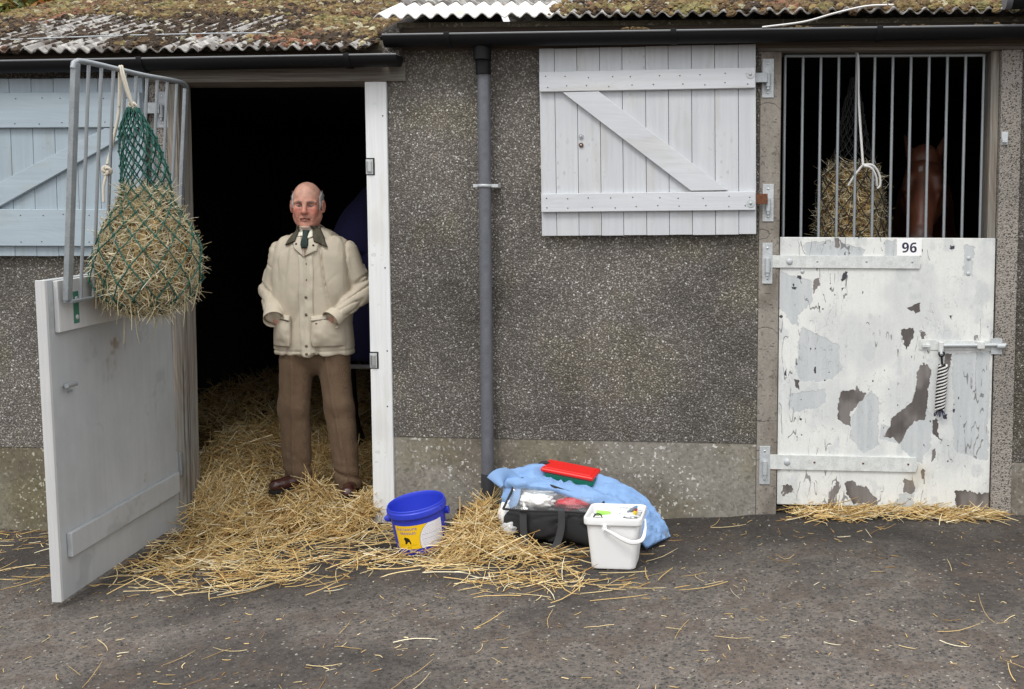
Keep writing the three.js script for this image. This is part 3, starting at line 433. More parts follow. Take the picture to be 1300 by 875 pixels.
  for (let c = 0; c < 6; c++) { const pts = []; for (let i = 0; i <= 44; i++) { const q = i / 44, a = q * 6.283 * 4.5 + c * 1.0472, rr = 0.0155 + 0.003 * Math.sin(q * 3); pts.push([0.008 - 0.012 * q + rr * Math.cos(a) * 1.2, -0.06 - 0.24 * q, 0.004 + rr * Math.sin(a) * 1.0]); } mesh('cord', tube(pts, 0.0075, 70, 5), c % 2 ? M.dark : M.cordWhite, rope); }
  const fr = rng(8); mesh('frayed_end', merge(Array.from({ length: 14 }, () => { const a = fr() * 6.28, l = 0.02 + fr() * 0.03; return rod([0.0 + Math.cos(a) * 0.012, -0.295, 0.004 + Math.sin(a) * 0.01], [0.0 + Math.cos(a) * 0.026, -0.295 - l, 0.006 + Math.sin(a) * 0.012], 0.0025, 5); })), mat({ color: lin(0.03, 0.035, 0.09) }), rope);
  mesh('bolt_socket', merge([box(1.372, 1.43, 0.885, 0.97, 0.0065, 0.012, 0.002), rod([1.4, 0.93, 0.022], [1.44, 0.931, 0.022], 0.016, 10)]), M.galvPale, B1);
  mesh('wall_keeper', merge([box(1.398, 1.432, 1.99, 2.058, 0.0065, 0.014, 0.002), box(1.4, 1.428, 2.0, 2.02, 0.014, 0.03, 0.003)]), M.galvPale, B1);
  // grille behind the door
  const G = grp('grille', B1, [0, 0, -0.075]);
  for (let i = 0; i < 12; i++) { const bx = 0.272 + i * 0.0952 ; mesh('bar', rod([bx, 1.3, 0], [bx, 2.472, 0], 0.008, 10), M.bar, G); }
  mesh('top_rail', rod([0.272, 2.472, 0], [1.319, 2.468, 0], 0.009, 10), M.bar, G); mesh('bottom_rail', rod([0.272, 1.3, 0], [1.319, 1.3, 0], 0.009, 10), M.bar, G);
}
{ // ---- left block: walls
  mesh('wall', box(-4.7, -3.25, 0.274, 2.44, -0.22, 0.008, 0), M.rough, B2);
  mesh('plinth', box(-4.7, -3.25, -0.6, 0.273, -0.22, 0.004, 0.004), M.plinthLeft, B2);
  mesh('pebble_pillar', box(-3.2495, -3.148, -0.6, 2.44, -0.22, 0.006, 0.005), M.aggregate, B2);
  mesh('door_post', box(-3.147, -3.075, -0.5, 2.335, -0.13, 0.01, 0.006), M.woodGrey, B2);
  const wp = grp('door_post', B2, [-1.973, 0, 0], 'white painted door post'); wp.rotation.z = 0.0075;
  mesh('post', box(-0.02, 0.1, -0.11, 2.336, -0.16, 0.024, 0.004), M.white, wp);
  for (const y of [1.875, 0.808]) { const k = grp('strike_plate', wp, [0.004, y, 0.0245]); mesh('recess', box(-0.024, 0.024, -0.047, 0.047, 0, 0.002, 0.0008), M.dark, k); mesh('plate', box(-0.024, 0.016, -0.042, 0.04, 0.0021, 0.005, 0.001), M.galvPale, k); const cg = new THREE.CylinderGeometry(0.015, 0.015, 0.055, 14, 1, false, 0, Math.PI); cg.rotateY(-Math.PI / 2); cg.translate(-0.004, 0, 0.004); mesh('keeper', cg, M.steel, k); }
  for (const [a, b] of [[0.078, 2.15], [0.075, 1.32], [0.078, 0.86], [0.073, 0.55]]) mesh('nail_hole', new THREE.CylinderGeometry(0.004, 0.004, 0.002, 8).rotateX(Math.PI / 2).translate(a, b, 0.0245), M.dark, wp);
  mesh('lintel', box(-3.3, -1.78, 2.336, 2.44, -0.2, 0.035, 0.005, 'x'), M.wood, B2);
  mesh('fascia_board', box(-4.7, -1.84, 2.4405, 2.5, 0.0, 0.05, 0.003, 'x'), M.woodDark, B2);
  for (const q of [[2.556, -0.12, 0.03], [2.6, -4.75, -4.6]]) mesh('eave_filler', box(-4.7, -1.89, 2.4805, q[0], q[1], q[2], 0), M.plinthLeft, B2);
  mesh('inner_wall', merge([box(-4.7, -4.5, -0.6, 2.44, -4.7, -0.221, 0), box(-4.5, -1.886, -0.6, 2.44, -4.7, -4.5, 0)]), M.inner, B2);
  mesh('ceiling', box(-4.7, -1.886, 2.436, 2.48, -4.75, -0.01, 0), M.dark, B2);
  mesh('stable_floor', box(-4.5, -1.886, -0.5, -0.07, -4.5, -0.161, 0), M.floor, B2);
  mesh('gable', wedge([[0.02, 2.481], [-2.35, 2.481], [-2.35, 3.27], [0.02, 2.5]], -4.7, -4.6), M.roughDark, B2);
  hingePlate(B2, -3.168, 2.19, 0.066, 0.2, M.galv); mesh('hinge_strap', box(-3.262, -3.165, 2.165, 2.225, 0.045, 0.052, 0.002), M.galv, B2);
  // roof
  const roof = grp('roof', B2);
  for (const [a, b, k, lift] of [[-4.76, -3.78, 0, 0.006], [-3.84, -2.86, 1, 0], [-2.92, -1.93, 2, 0.007]]) { mesh('corrugated_sheet', corrugated(E2, a, b, 0, 1.5, lift, k + 51), M.sheet, roof); mesh('corrugated_sheet', corrugated(E2, a, b, 1.4, 2.72, lift + 0.011, k + 61), M.sheet, roof); }
  mesh('rear_slope', wedge([[-2.4, 3.425], [-4.9, 2.54], [-4.9, 2.52], [-2.4, 3.405]], -4.76, -1.9), M.sheet, roof);
  mesh('ridge_cap', rod([-4.76, 3.42, -2.4], [-1.9, 3.42, -2.4], 0.05, 10), M.sheet, roof);
  const g = grp('gutter', B2);
  mesh('channel', merge([gutterGeo(-4.8, -1.775, 0.056, 2.425, 2.452, 0.145)]), M.blackPlastic, g);
  mesh('rim', gutterGeo(-4.8, -1.775, 0.056, 2.425, 2.452, 0.145, true), M.rim, g);
  const ec = new THREE.CircleGeometry(0.056, 20, Math.PI, Math.PI); ec.rotateY(Math.PI / 2); ec.translate(-1.774, 2.452, 0.145); mesh('end_cap', ec, M.blackPlastic, g);
  for (const x of [-3.2, -2.06]) mesh('bracket', gutterBand(x, 0.056, 2.425 + (x + 4.8) * 0.0089, 0.145), M.blackPlastic, g);
}
{ // ---- open lower door of the left block, swung out towards the camera, with a bar grille on top
  const D = grp('stable_door', B2, [-3.108, -0.135, 0.045], 'open grey lower door with a bar grille on top'); D.rotation.set(0.03, 0, 0); // sags at its free end
  D.rotation.y = 0.055;
  mesh('door_panel', box(-0.044, 0, 0.0, 1.475, 0, 1.13, 0.003), M.greyDoor, D);
  mesh('edge_board', box(-0.045, 0.0005, -0.001, 1.476, 1.1302, 1.148, 0.002), M.greyDoorEdge, D);
  mesh('ledge', box(0.0005, 0.026, 0.19, 0.305, 0.03, 1.085, 0.004), M.greyDoor, D);
  mesh('top_board', box(0.0005, 0.022, 1.235, 1.47, 0.03, 1.09, 0.003), M.greyDoorEdge, D);
  const gp = mesh('green_patch', box(0.0224, 0.0232, 1.262, 1.41, 0.93, 0.975, 0), mat({ color: lin(0.05, 0.19, 0.13), roughness: 0.7 }), D); gp.userData.label = 'patch of old green paint';
  for (const y of [1.29, 1.375]) mesh('bolt_head', new THREE.SphereGeometry(0.012, 10, 8).scale(0.6, 1, 1).translate(0.024, y, 0.95), M.galvPale, D);
  const st = grp('latch', D, [0.001, 0.985, 1.045]); mesh('stud', merge([rod([0, 0, 0], [0.03, 0, 0.005], 0.008, 8), rod([0.028, 0, -0.05], [0.03, 0.004, 0.03], 0.011, 8), rod([0.0, -0.03, -0.03], [0.02, -0.03, -0.03], 0.007, 8)]), M.galv, st);
  const G = grp('grille', D);  // flat outer bar, tube top, round uprights; leans in a little from the door
  const gx = (y) => 0.055 + (y - 1.4) * 0.085, bar = (z, y1, r) => rod([gx(1.372), 1.372, z], [gx(y1), y1, z], r, 8), yt = (z) => 2.443 - 0.0 * z;
  mesh('frame_bar', box(-0.012, 0.012, 0, 1.06, -0.02, 0.02, 0.003).applyMatrix4(new THREE.Matrix4().makeRotationZ(-0.085)).translate(gx(1.38), 1.38, 1.07), M.bar, G);
  mesh('frame_bar', box(-0.01, 0.01, 0, 1.05, -0.016, 0.016, 0.003).applyMatrix4(new THREE.Matrix4().makeRotationZ(-0.085)).translate(gx(1.38), 1.38, 0.02), M.bar, G);
  mesh('top_rail', tube([[gx(2.41), 2.41, 1.088], [gx(2.44), 2.44, 1.078], [gx(2.446), 2.447, 1.05], [gx(2.446), 2.447, 0.5], [gx(2.446), 2.447, 0.03], [gx(2.43), 2.435, 0.012]], 0.0125, 40, 8), M.bar, G);
  mesh('bottom_rail', box(gx(1.38) - 0.02, gx(1.38) + 0.02, 1.366, 1.378, 0.02, 1.07, 0.002), M.bar, G);
  for (let i = 1; i < 10; i++) mesh('bar', bar(0.02 + i * 0.105, 2.44, 0.008), M.bar, G);
  mesh('hinge_plate', merge([box(-0.03, 0.012, 0.27, 0.4, -0.035, -0.02, 0.002), rod([-0.01, 0.26, -0.012], [-0.01, 0.41, -0.012], 0.012, 8)]), M.galv, D);
}
{ // gutter of the next block, just entering the picture
  const g = thing('gutter', 'end of the black gutter of the next block, above the mossy roof', 'gutter');
  mesh('channel', gutterGeo(1.335, 4.3, 0.056, 2.693, 2.71, 0.28), M.blackPlastic, g);
  mesh('rim', gutterGeo(1.335, 4.3, 0.056, 2.693, 2.71, 0.28, true), M.rim, g);
  const c = new THREE.CylinderGeometry(0.058, 0.058, 0.03, 20, 1, false, Math.PI / 2, Math.PI); c.rotateZ(Math.PI / 2); c.rotateX(-Math.PI / 2); c.translate(1.345, 2.693, 0.28); mesh('end_cap', c, M.pipe, g);
  for (const x of [1.62, 2.6]) mesh('bracket', merge([gutterBand(x, 0.056, 2.695, 0.28), box(x, x + 0.03, 2.69, 2.7, 0.1, 0.225, 0.001)]), M.blackPlastic, g);
}
// ---------------------------------------------------------------- moss on the roofs
{
  const clump = (seed) => { let g = new THREE.IcosahedronGeometry(1, 2); g = mergeVertices(g.deleteAttribute('normal').deleteAttribute('uv')); const p = g.attributes.position; for (let i = 0; i < p.count; i++) { const k = 0.5 + 0.45 * hash2(i, seed, 3) + 0.3 * (n3(p.getX(i) * 1.7, p.getY(i) * 1.7, p.getZ(i) * 1.7, seed) + 0.5); p.setXYZ(i, p.getX(i) * k, p.getY(i) * k * 0.6, p.getZ(i) * k); } g = g.toNonIndexed(); g.computeVertexNormals(); return g; };
  const mossMat = mat({ color: 0xffffff, roughness: 1 });
  const grow = (parent, eave, x0, x1, s1, mask, n, seed) => {
    const r = rng(seed), tr = [[], [], []], q = new THREE.Quaternion(), e = new THREE.Euler();
    for (let i = 0; i < n; i++) {
      const x = lerp(x0, x1, r()), s = lerp(0.0, s1, r()), valley = Math.sin(x / PITCH * 2 * Math.PI), m = mask(x, s, valley);
      if (r() > m) continue;
      const tone = f3(x * 5, 0.4, s * 5, seed) + (r() - 0.5) * 0.7, deep = clamp(m) * 0.016;
      const p = roofPt(eave, x, s, AMP * valley + 0.006 + deep * r() * (1 - 0.5 * valley)); e.set(TH + (r() - 0.5) * 0.9, r() * 6.3, (r() - 0.5) * 0.9); q.setFromEuler(e);
      const sc = 0.007 + 0.022 * r() ** 3 + 0.005 * m; const M4 = new THREE.Matrix4().compose(p, q, V(sc, sc * (0.8 + 0.8 * r()), sc));
      let c = (tone < -0.28 || (seed === 5 && m < 0.52)) ? [0.05, 0.033, 0.02] : tone < 0.08 ? [0.13, 0.083, 0.04] : tone < 0.38 ? [0.19, 0.135, 0.056] : [0.2, 0.172, 0.07];
      if (f3(x * 3, 1.4, s * 3, seed + 3) > 0.33 && r() < 0.6) c = [0.2, 0.098, 0.058];
      if (r() < 0.06) c = [0.36, 0.33, 0.22]; const k = 0.6 + 0.75 * r(); tr[i % 3].push([M4, new THREE.Color().setRGB(c[0] * k, c[1] * k, c[2] * k)]);
    }
    const g = grp('moss', parent); g.userData.kind = 'stuff';
    tr.forEach((list, k) => { const im = new THREE.InstancedMesh(clump(k + seed), mossMat, list.length); im.name = 'moss_clump'; im.userData.kind = 'stuff'; list.forEach(([m, c], i) => { im.setMatrixAt(i, m); im.setColorAt(i, c); }); im.castShadow = im.receiveShadow = true; g.add(im); });
  };
  const nz = (x, s, f, sd) => f3(x * f, 0.5, s * f, sd) * 0.5 + 0.5;
  grow(B2, E2, -4.75, -1.92, 2.6, (x, s, v) => {
    const top = sstep(0.85, 1.35, s + 0.9 * (nz(x, s, 1.7, 1) - 0.5)), right = sstep(-2.95, -2.45, x + 0.8 * (nz(x, s, 2.2, 2) - 0.5)), patch = sstep(0.5, 0.66, f3(x * 8, 0.5, s * 1.6, 3) * 0.5 + 0.5);
    const a = Math.max(top * 0.95, right * (0.55 + 0.45 * sstep(0.04, 0.3, s)), patch * 0.75); const low = v < -0.2 ? 0.5 * sstep(0.35, 0.6, f3(x * 6, 2.5, s * 1.3, 8) * 0.5 + 0.5) : 0; return Math.max(low, a * (v > 0.1 ? 0.06 + 0.7 * a * a : 1)) * sstep(-0.02, 0.1, s) + 0.01;
  }, 46000, 5);
  grow(B1, E1, -0.97, 2.6, 2.4, (x, s, v) => {
    const a = 0.35 + 0.65 * sstep(-0.75, 0.0, x + 0.5 * (nz(x, s, 3, 4) - 0.5)), patch = sstep(0.3, 0.52, nz(x, s, 4, 6)); return (v > 0.5 ? a * a * patch : Math.max(a * 0.9, patch * 0.8)) * sstep(0.0, 0.07, s - 0.02 * v) * (x < -0.6 ? 0.55 : 1);
  }, 52000, 6);
  grow(B1, E1, -1.85, -0.95, 2.2, (x, s) => sstep(0.58, 0.75, s) * sstep(0.4, 0.55, nz(x, s, 4, 7)), 6000, 7);
  // moss washed down into the right gutter
  const r = rng(99), list = []; for (let i = 0; i < 90; i++) { const c = [0.55, 0.33, 0.9, 1.28, 1.42, -0.5][i % 6]; const g = clump(i + 7), k = 0.008 + 0.012 * r(); g.scale(k, k, k); g.translate(c + (r() - 0.5) * 0.17, 2.568 + r() * 0.018, 0.1 + r() * 0.075); list.push(g); }
  const gm = mesh('gutter_moss', merge(list), mat({ color: lin(0.19, 0.13, 0.06), roughness: 1 }), B1); gm.userData.kind = 'stuff';
}
{ // loose wires on the roofs
  const onRoof = (eave, x, s) => { const p = roofPt(eave, x, s, 0.022); return [p.x, p.y, p.z]; };
  const c = thing('cable', 'thin white cable lying over the gutter and up the mossy roof', 'cable'); mesh('cable_run', tube([[0.14, 2.574, 0.205], [0.36, 2.6, 0.212], [0.5, 2.634, 0.235], [0.66, 2.672, 0.215], onRoof(E1, 0.82, 0.06), onRoof(E1, 1.08, 0.16), onRoof(E1, 1.6, 0.42), onRoof(E1, 2.1, 0.9)], 0.0055, 90, 6), M.cordWhite, c);
  c.children[0].geometry.computeVertexNormals();
  const w = thing('wire', 'long grey wire lying across the mossy corrugated roof', 'wire'); mesh('wire_run', tube([onRoof(E2, -4.5, 0.12), onRoof(E2, -4.0, 0.22), onRoof(E2, -3.6, 0.3), onRoof(E2, -3.2, 0.34), onRoof(E2, -2.9, 0.36), onRoof(E2, -2.5, 0.36), onRoof(E2, -2.2, 0.45)], 0.004, 80, 5), M.galv, w);
}
// ---------------------------------------------------------------- bushes beyond the low block
function bush(label, pos, R, n, cols, seed, leafSize) {
  const t = thing('shrub', label, 'shrub', pos), r = rng(seed), st = [], P = [], N = [], C = [], I = [];
  for (let b = 0; b < 14; b++) { const a = r() * 6.28, h = R[1] * (0.8 + 0.9 * r()), tip = V(Math.cos(a) * R[0] * 0.8, h, Math.sin(a) * R[2] * 0.8); st.push(tube([V(tip.x * 0.15, -pos[1] - 0.3, tip.z * 0.15), V(tip.x * 0.3, -R[1] * 0.2, tip.z * 0.3), tip.clone().multiplyScalar(0.75), tip], 0.011 * (1 - 0.4 * r()), 10, 5)); }
  mesh('stem', merge(st), M.woodDark, t).userData.kind = 'stuff';
  for (let i = 0; i < n; i++) {
    const d = V(r() - 0.5, r() - 0.5, r() - 0.5).normalize(), k = 0.55 + 0.5 * r(), lump = 0.75 + 0.35 * n3(d.x * 3, d.y * 3, d.z * 3, seed), c = V(d.x * R[0] * k * lump, d.y * R[1] * k * lump, d.z * R[2] * k * lump);
    const a = V(r() - 0.5, r() - 0.5, r() - 0.5).normalize(), b = V(r() - 0.5, r() - 0.8, r() - 0.5).cross(a).normalize(), L = leafSize * (0.6 + 0.8 * r()), o = P.length / 3, nn = a.clone().cross(b), col = cols[Math.floor(r() * cols.length)], q = 0.6 + 0.7 * r();
    for (const [u, v, w] of [[-1, 0, 0], [0, 0.42, 0.12], [1, 0, -0.1], [0, -0.42, 0.12]]) { const pt = c.clone().addScaledVector(a, u * L).addScaledVector(b, v * L).addScaledVector(nn, w * L); P.push(pt.x, pt.y, pt.z); N.push(-nn.x, -nn.y, -nn.z); C.push(col[0] * q, col[1] * q, col[2] * q); }
    I.push(o, o + 1, o + 3, o + 1, o + 2, o + 3);
  }
  const g = new THREE.BufferGeometry(); g.setAttribute('position', new THREE.Float32BufferAttribute(P, 3)); g.setAttribute('normal', new THREE.Float32BufferAttribute(N, 3)); g.setAttribute('color', new THREE.Float32BufferAttribute(C, 3)); g.setIndex(I);
  mesh('foliage', g, M.leaf, t).userData.kind = 'stuff';
}
M.leaf = mat({ vertexColors: true, roughness: 0.7, side: THREE.DoubleSide, transmission: 0.25, thickness: 0 });
bush('orange and yellow autumn shrub behind the roof', [-6.02, 3.5, -3.75], [0.42, 0.62, 0.45], 2600, [[0.5, 0.2, 0.03], [0.55, 0.3, 0.05], [0.42, 0.34, 0.05], [0.5, 0.16, 0.03]], 3, 0.06);
bush('yellow-green shrub in the corner beyond the roof verge', [-6.62, 3.3, -3.6], [0.42, 0.66, 0.45], 2600, [[0.26, 0.26, 0.05], [0.35, 0.3, 0.06], [0.12, 0.16, 0.04], [0.3, 0.18, 0.04]], 4, 0.055);
bush('dark bare-stemmed hedge behind the autumn shrubs', [-9.2, 3.2, -6.5], [3.0, 2.6, 1.2], 12000, [[0.02, 0.03, 0.015], [0.035, 0.04, 0.02], [0.05, 0.035, 0.03], [0.015, 0.02, 0.012]], 6, 0.085);

// ---------------------------------------------------------------- straw
const strawCol = (r, dark = 0) => { const t = r(), b = t < 0.5 ? [0.62, 0.43, 0.17] : t < 0.76 ? [0.78, 0.62, 0.33] : t < 0.92 ? [0.36, 0.2, 0.06] : [0.86, 0.77, 0.54], k = (0.78 + 0.5 * r()) * (1 - dark); return [b[0] * k, b[1] * k, b[2] * k]; };
function pile(name, label, hgt, spots, baseGeo, seed) {
  const t = thing(name, label, 'straw', [0, 0, 0], { kind: 'stuff' }), s = new Stalks(seed), r = s.r;
  if (baseGeo) mesh('straw_base', baseGeo, M.strawBase, t).userData.kind = 'stuff';
  for (const { n, x, z, thick = 0.02, tilt = 0.35, len = [0.08, 0.26], dens, rad = [0.0016, 0.0029], along } of spots) for (let i = 0, tries = 0; i < n && tries < n * 8; tries++) {
    const px = lerp(x[0], x[1], r()), pz = lerp(z[0], z[1], r()); if (dens && r() > dens(px, pz)) continue; i++;
    const a = along === undefined ? r() * 6.283 : along + (r() - 0.5) * 2.2, el = (r() - 0.5) * 2 * tilt, L = lerp(len[0], len[1], r() ** 1.5), d = V(Math.cos(a) * Math.cos(el), Math.sin(el), Math.sin(a) * Math.cos(el)), h = hgt(px, pz), e = 0.05, gx = (hgt(px + e, pz) - hgt(px - e, pz)) / (2 * e), gz = (hgt(px, pz + e) - hgt(px, pz - e)) / (2 * e); d.y += gx * d.x + gz * d.z;
    s.add(V(px, h + r() * thick + 0.002 + Math.abs(Math.sin(el)) * L * 0.35, pz), d, L, lerp(rad[0], rad[1], r()), strawCol(r), 0.2 + 1.3 * r() * r(), 4, groundY);
  }
  const m = mesh('straw', s.geo(), M.straw, t); m.userData.kind = 'stuff'; return t;
}
function surf(x0, x1, z0, z1, step, h, keep) { // a bumpy sheet over h(x, z); cells whose corners fail keep() are left out
  const nx = Math.round((x1 - x0) / step), nz = Math.round((z1 - z0) / step), p = [], uv = [], ix = [];
  for (let j = 0; j <= nz; j++) for (let i = 0; i <= nx; i++) { const x = lerp(x0, x1, i / nx), z = lerp(z0, z1, j / nz); p.push(x, h(x, z), z); uv.push(x, z); }
  for (let j = 0; j < nz; j++) for (let i = 0; i < nx; i++) { const a = j * (nx + 1) + i, b = a + nx + 1; if (keep && !keep(lerp(x0, x1, (i + 0.5) / nx), lerp(z0, z1, (j + 0.5) / nz))) continue; ix.push(a, b, a + 1, a + 1, b, b + 1); }
  const g = new THREE.BufferGeometry(); g.setAttribute('position', new THREE.Float32BufferAttribute(p, 3)); g.setAttribute('uv', new THREE.Float32BufferAttribute(uv, 2)); g.setIndex(ix); g.computeVertexNormals(); return g;
}
const gauss = (x, z, cx, cz, rx, rz) => Math.exp(-(((x - cx) / rx) ** 2) - ((z - cz) / rz) ** 2);
const bedH = (x, z) => lerp(-0.075, 0.06, sstep(-0.25, -1.6, z)) + 0.22 * gauss(x, z, -3.05, -0.75, 0.3, 0.55) + 0.13 * gauss(x, z, -2.37, -0.02, 0.1, 0.11) + 0.07 * gauss(x, z, -1.99, -0.25, 0.1, 0.3) + 0.05 * gauss(x, z, -2.85, -0.2, 0.2, 0.2) + 0.03 * f3(x * 4, 0.2, z * 4, 11) + 0.02 * f3(x * 11, 0.2, z * 11, 12);
const spillH = (x, z) => { const k = sstep(0.24, -0.1, z + 0.16 * f3(x * 3, 0, z * 3, 21)) * sstep(-1.85, -2.05, x) * sstep(-3.2, -3.07, x); return lerp(groundY(x, z) - 0.012, Math.max(bedH(x, Math.min(z, -0.02)), groundY(x, z)), k) + 0.03 * gauss(x, z, -2.5, 0.12, 0.5, 0.16); };
const inHole = (x, z) => x > -4.5 && x < -1.9 && z < -0.16 && z > -4.5;
pile('straw_bed', 'deep golden straw bedding inside the open stable around the man', (x, z) => z < -0.08 ? bedH(x, z) : spillH(x, z), [
  { n: 6500, x: [-3.35, -1.9], z: [-1.5, -0.05], thick: 0.04, tilt: 0.55, len: [0.1, 0.3], dens: (x, z) => z > -0.16 ? (x > -3.06 && x < -1.99 ? 1 : 0) : 1 },
  { n: 5200, x: [-4.45, -1.95], z: [-4.4, -1.4], thick: 0.06, tilt: 0.7, len: [0.1, 0.3] },
  { n: 2900, x: [-3.06, -1.99], z: [-0.1, 0.34], thick: 0.035, tilt: 0.6, len: [0.08, 0.28], dens: (x, z) => z > 0 ? sstep(0.24, 0.02, z + 0.2 * f3(x * 3, 0, z * 3, 21)) : 1 },
], merge([surf(-4.5, -1.9, -4.5, -0.161, 0.05, bedH), surf(-3.07, -1.99, -0.17, 0.4, 0.03, (x, z) => z < -0.08 ? bedH(x, z) : spillH(x, z))]), 41);
const outDens = (x, z) => { const e = 0.5 * f3(x * 2.2, 0, z * 2.2, 31), c = gauss(x, z, -2.4, 0.26, 0.55, 0.3) + 0.55 * gauss(x, z, -2.7, 0.62, 0.35, 0.16) + 0.55 * gauss(x, z, -1.85, 0.75, 0.5, 0.14) + 0.4 * gauss(x, z, -2.2, 0.98, 0.5, 0.1); return clamp(c * sstep(0.3, 0.72, 0.5 + e) * 1.2); };
pile('straw_spill', 'thin straw strewn over the yard outside the open doorway', (x, z) => groundY(x, z), [{ n: 760, x: [-3.06, -1.0], z: [0.06, 1.35], thick: 0.018, tilt: 0.16, len: [0.08, 0.34], dens: outDens, along: 0.15 }, { n: 350, x: [-3.06, -1.0], z: [0.06, 1.35], thick: 0.03, tilt: 0.5, len: [0.08, 0.24], dens: outDens }], null, 42);
const moundH = (x, z) => groundY(x, z) - 0.015 + 0.13 * gauss(x, z, -1.28, 0.36, 0.1, 0.17) + 0.07 * gauss(x, z, -1.3, 0.58, 0.2, 0.11) + 0.03 * gauss(x, z, -1.05, 0.76, 0.2, 0.07) + 0.012 * f3(x * 9, 0, z * 9, 33);
pile('straw_mound', 'loose mound of pale straw between the blue bucket and the black bag', moundH, [{ n: 1250, x: [-1.5, -0.72], z: [0.12, 0.86], thick: 0.03, tilt: 0.5, len: [0.06, 0.28], dens: (x, z) => (Math.hypot(x + 1.565, z - 0.53) < 0.2 && x < -1.42 ? 0 : 1) * clamp((moundH(x, z) - groundY(x, z) + 0.015) * 14 - 0.12) }, { n: 300, x: [-1.8, -0.65], z: [0.4, 1.05], thick: 0.015, tilt: 0.2, len: [0.1, 0.3], dens: (x, z) => gauss(x, z, -1.2, 0.72, 0.35, 0.13) * sstep(0.3, 0.6, f3(x * 5, 0, z * 5, 9) * 0.5 + 0.5), along: 0 }], surf(-1.65, -0.7, 0.1, 0.9, 0.03, moundH, (x, z) => moundH(x, z) > groundY(x, z) + 0.02), 43);
pile('straw_drift', 'straw poking out from under the numbered door', (x, z) => groundY(x, z) + 0.012 * gauss(x, z, 0.85, 0.02, 0.5, 0.1), [{ n: 900, x: [0.28, 1.42], z: [-0.1, 0.22], thick: 0.02, tilt: 0.2, len: [0.08, 0.26], dens: (x, z) => sstep(0.2, 0.0, z + 0.06 * f3(x * 6, 0, 0, 3)) * sstep(0.26, 0.5, x), along: 0 }, { n: 220, x: [0.3, 1.42], z: [-0.05, 0.14], thick: 0.02, tilt: 0.4, len: [0.08, 0.22] }], null, 44);
pile('straw_litter', 'single stalks of straw scattered over the dark yard', (x, z) => groundY(x, z), [{ n: 210, x: [-4.3, 2.4], z: [0.05, 2.4], thick: 0.004, tilt: 0.05, len: [0.03, 0.2], rad: [0.001, 0.002], dens: (x, z) => 0.25 + sstep(0.5, 0.65, f3(x * 2, 1, z * 2, 37) * 0.5 + 0.5) }, { n: 800, x: [-4.3, 2.4], z: [0.05, 2.4], thick: 0.003, tilt: 0.03, len: [0.008, 0.04], rad: [0.0009, 0.0022] }, { n: 120, x: [-4.3, -3.1], z: [0.02, 0.9], thick: 0.004, tilt: 0.06, len: [0.05, 0.22], dens: (x, z) => 0.3 + gauss(x, z, -3.7, 0.1, 2, 0.12) }, { n: 150, x: [-1.2, 0.2], z: [0.7, 1.5], thick: 0.004, tilt: 0.08, len: [0.06, 0.26], dens: (x, z) => gauss(x, z, -0.95, 1.05, 0.45, 0.12) }], null, 45);
{ // small stones on the yard
  const t = thing('gravel', 'small loose stones and chips on the dark yard', 'gravel', [0, 0, 0], { kind: 'stuff' }), r = rng(321), g = mergeVertices(new THREE.IcosahedronGeometry(1, 0).deleteAttribute('normal').deleteAttribute('uv')), p = g.attributes.position;
  for (let i = 0; i < p.count; i++) p.setXYZ(i, p.getX(i) * (0.7 + 0.6 * r()), p.getY(i) * 0.6, p.getZ(i) * (0.7 + 0.6 * r())); const gg = g.toNonIndexed(); gg.computeVertexNormals();
  const n = 5200, im = new THREE.InstancedMesh(gg, mat({ roughness: 0.95 }), n); im.name = 'stone'; im.userData.kind = 'stuff'; im.castShadow = im.receiveShadow = true;
  for (let i = 0; i < n; i++) { const x = lerp(-4.4, 2.6, r()), z = lerp(0.02, 3, r() ** 1.3), s = 0.0016 + 0.0075 * r() ** 5, q = new THREE.Quaternion().setFromEuler(new THREE.Euler(r() * 0.5, r() * 6.28, r() * 0.5)), k = 0.03 + 0.08 * r() + (r() < 0.03 ? 0.2 : 0); im.setMatrixAt(i, new THREE.Matrix4().compose(V(x, groundY(x, z) + s * 0.2, z), q, V(s, s, s))); im.setColorAt(i, new THREE.Color().setRGB(k, k * 0.93, k * 0.86)); }
  t.add(im);
}
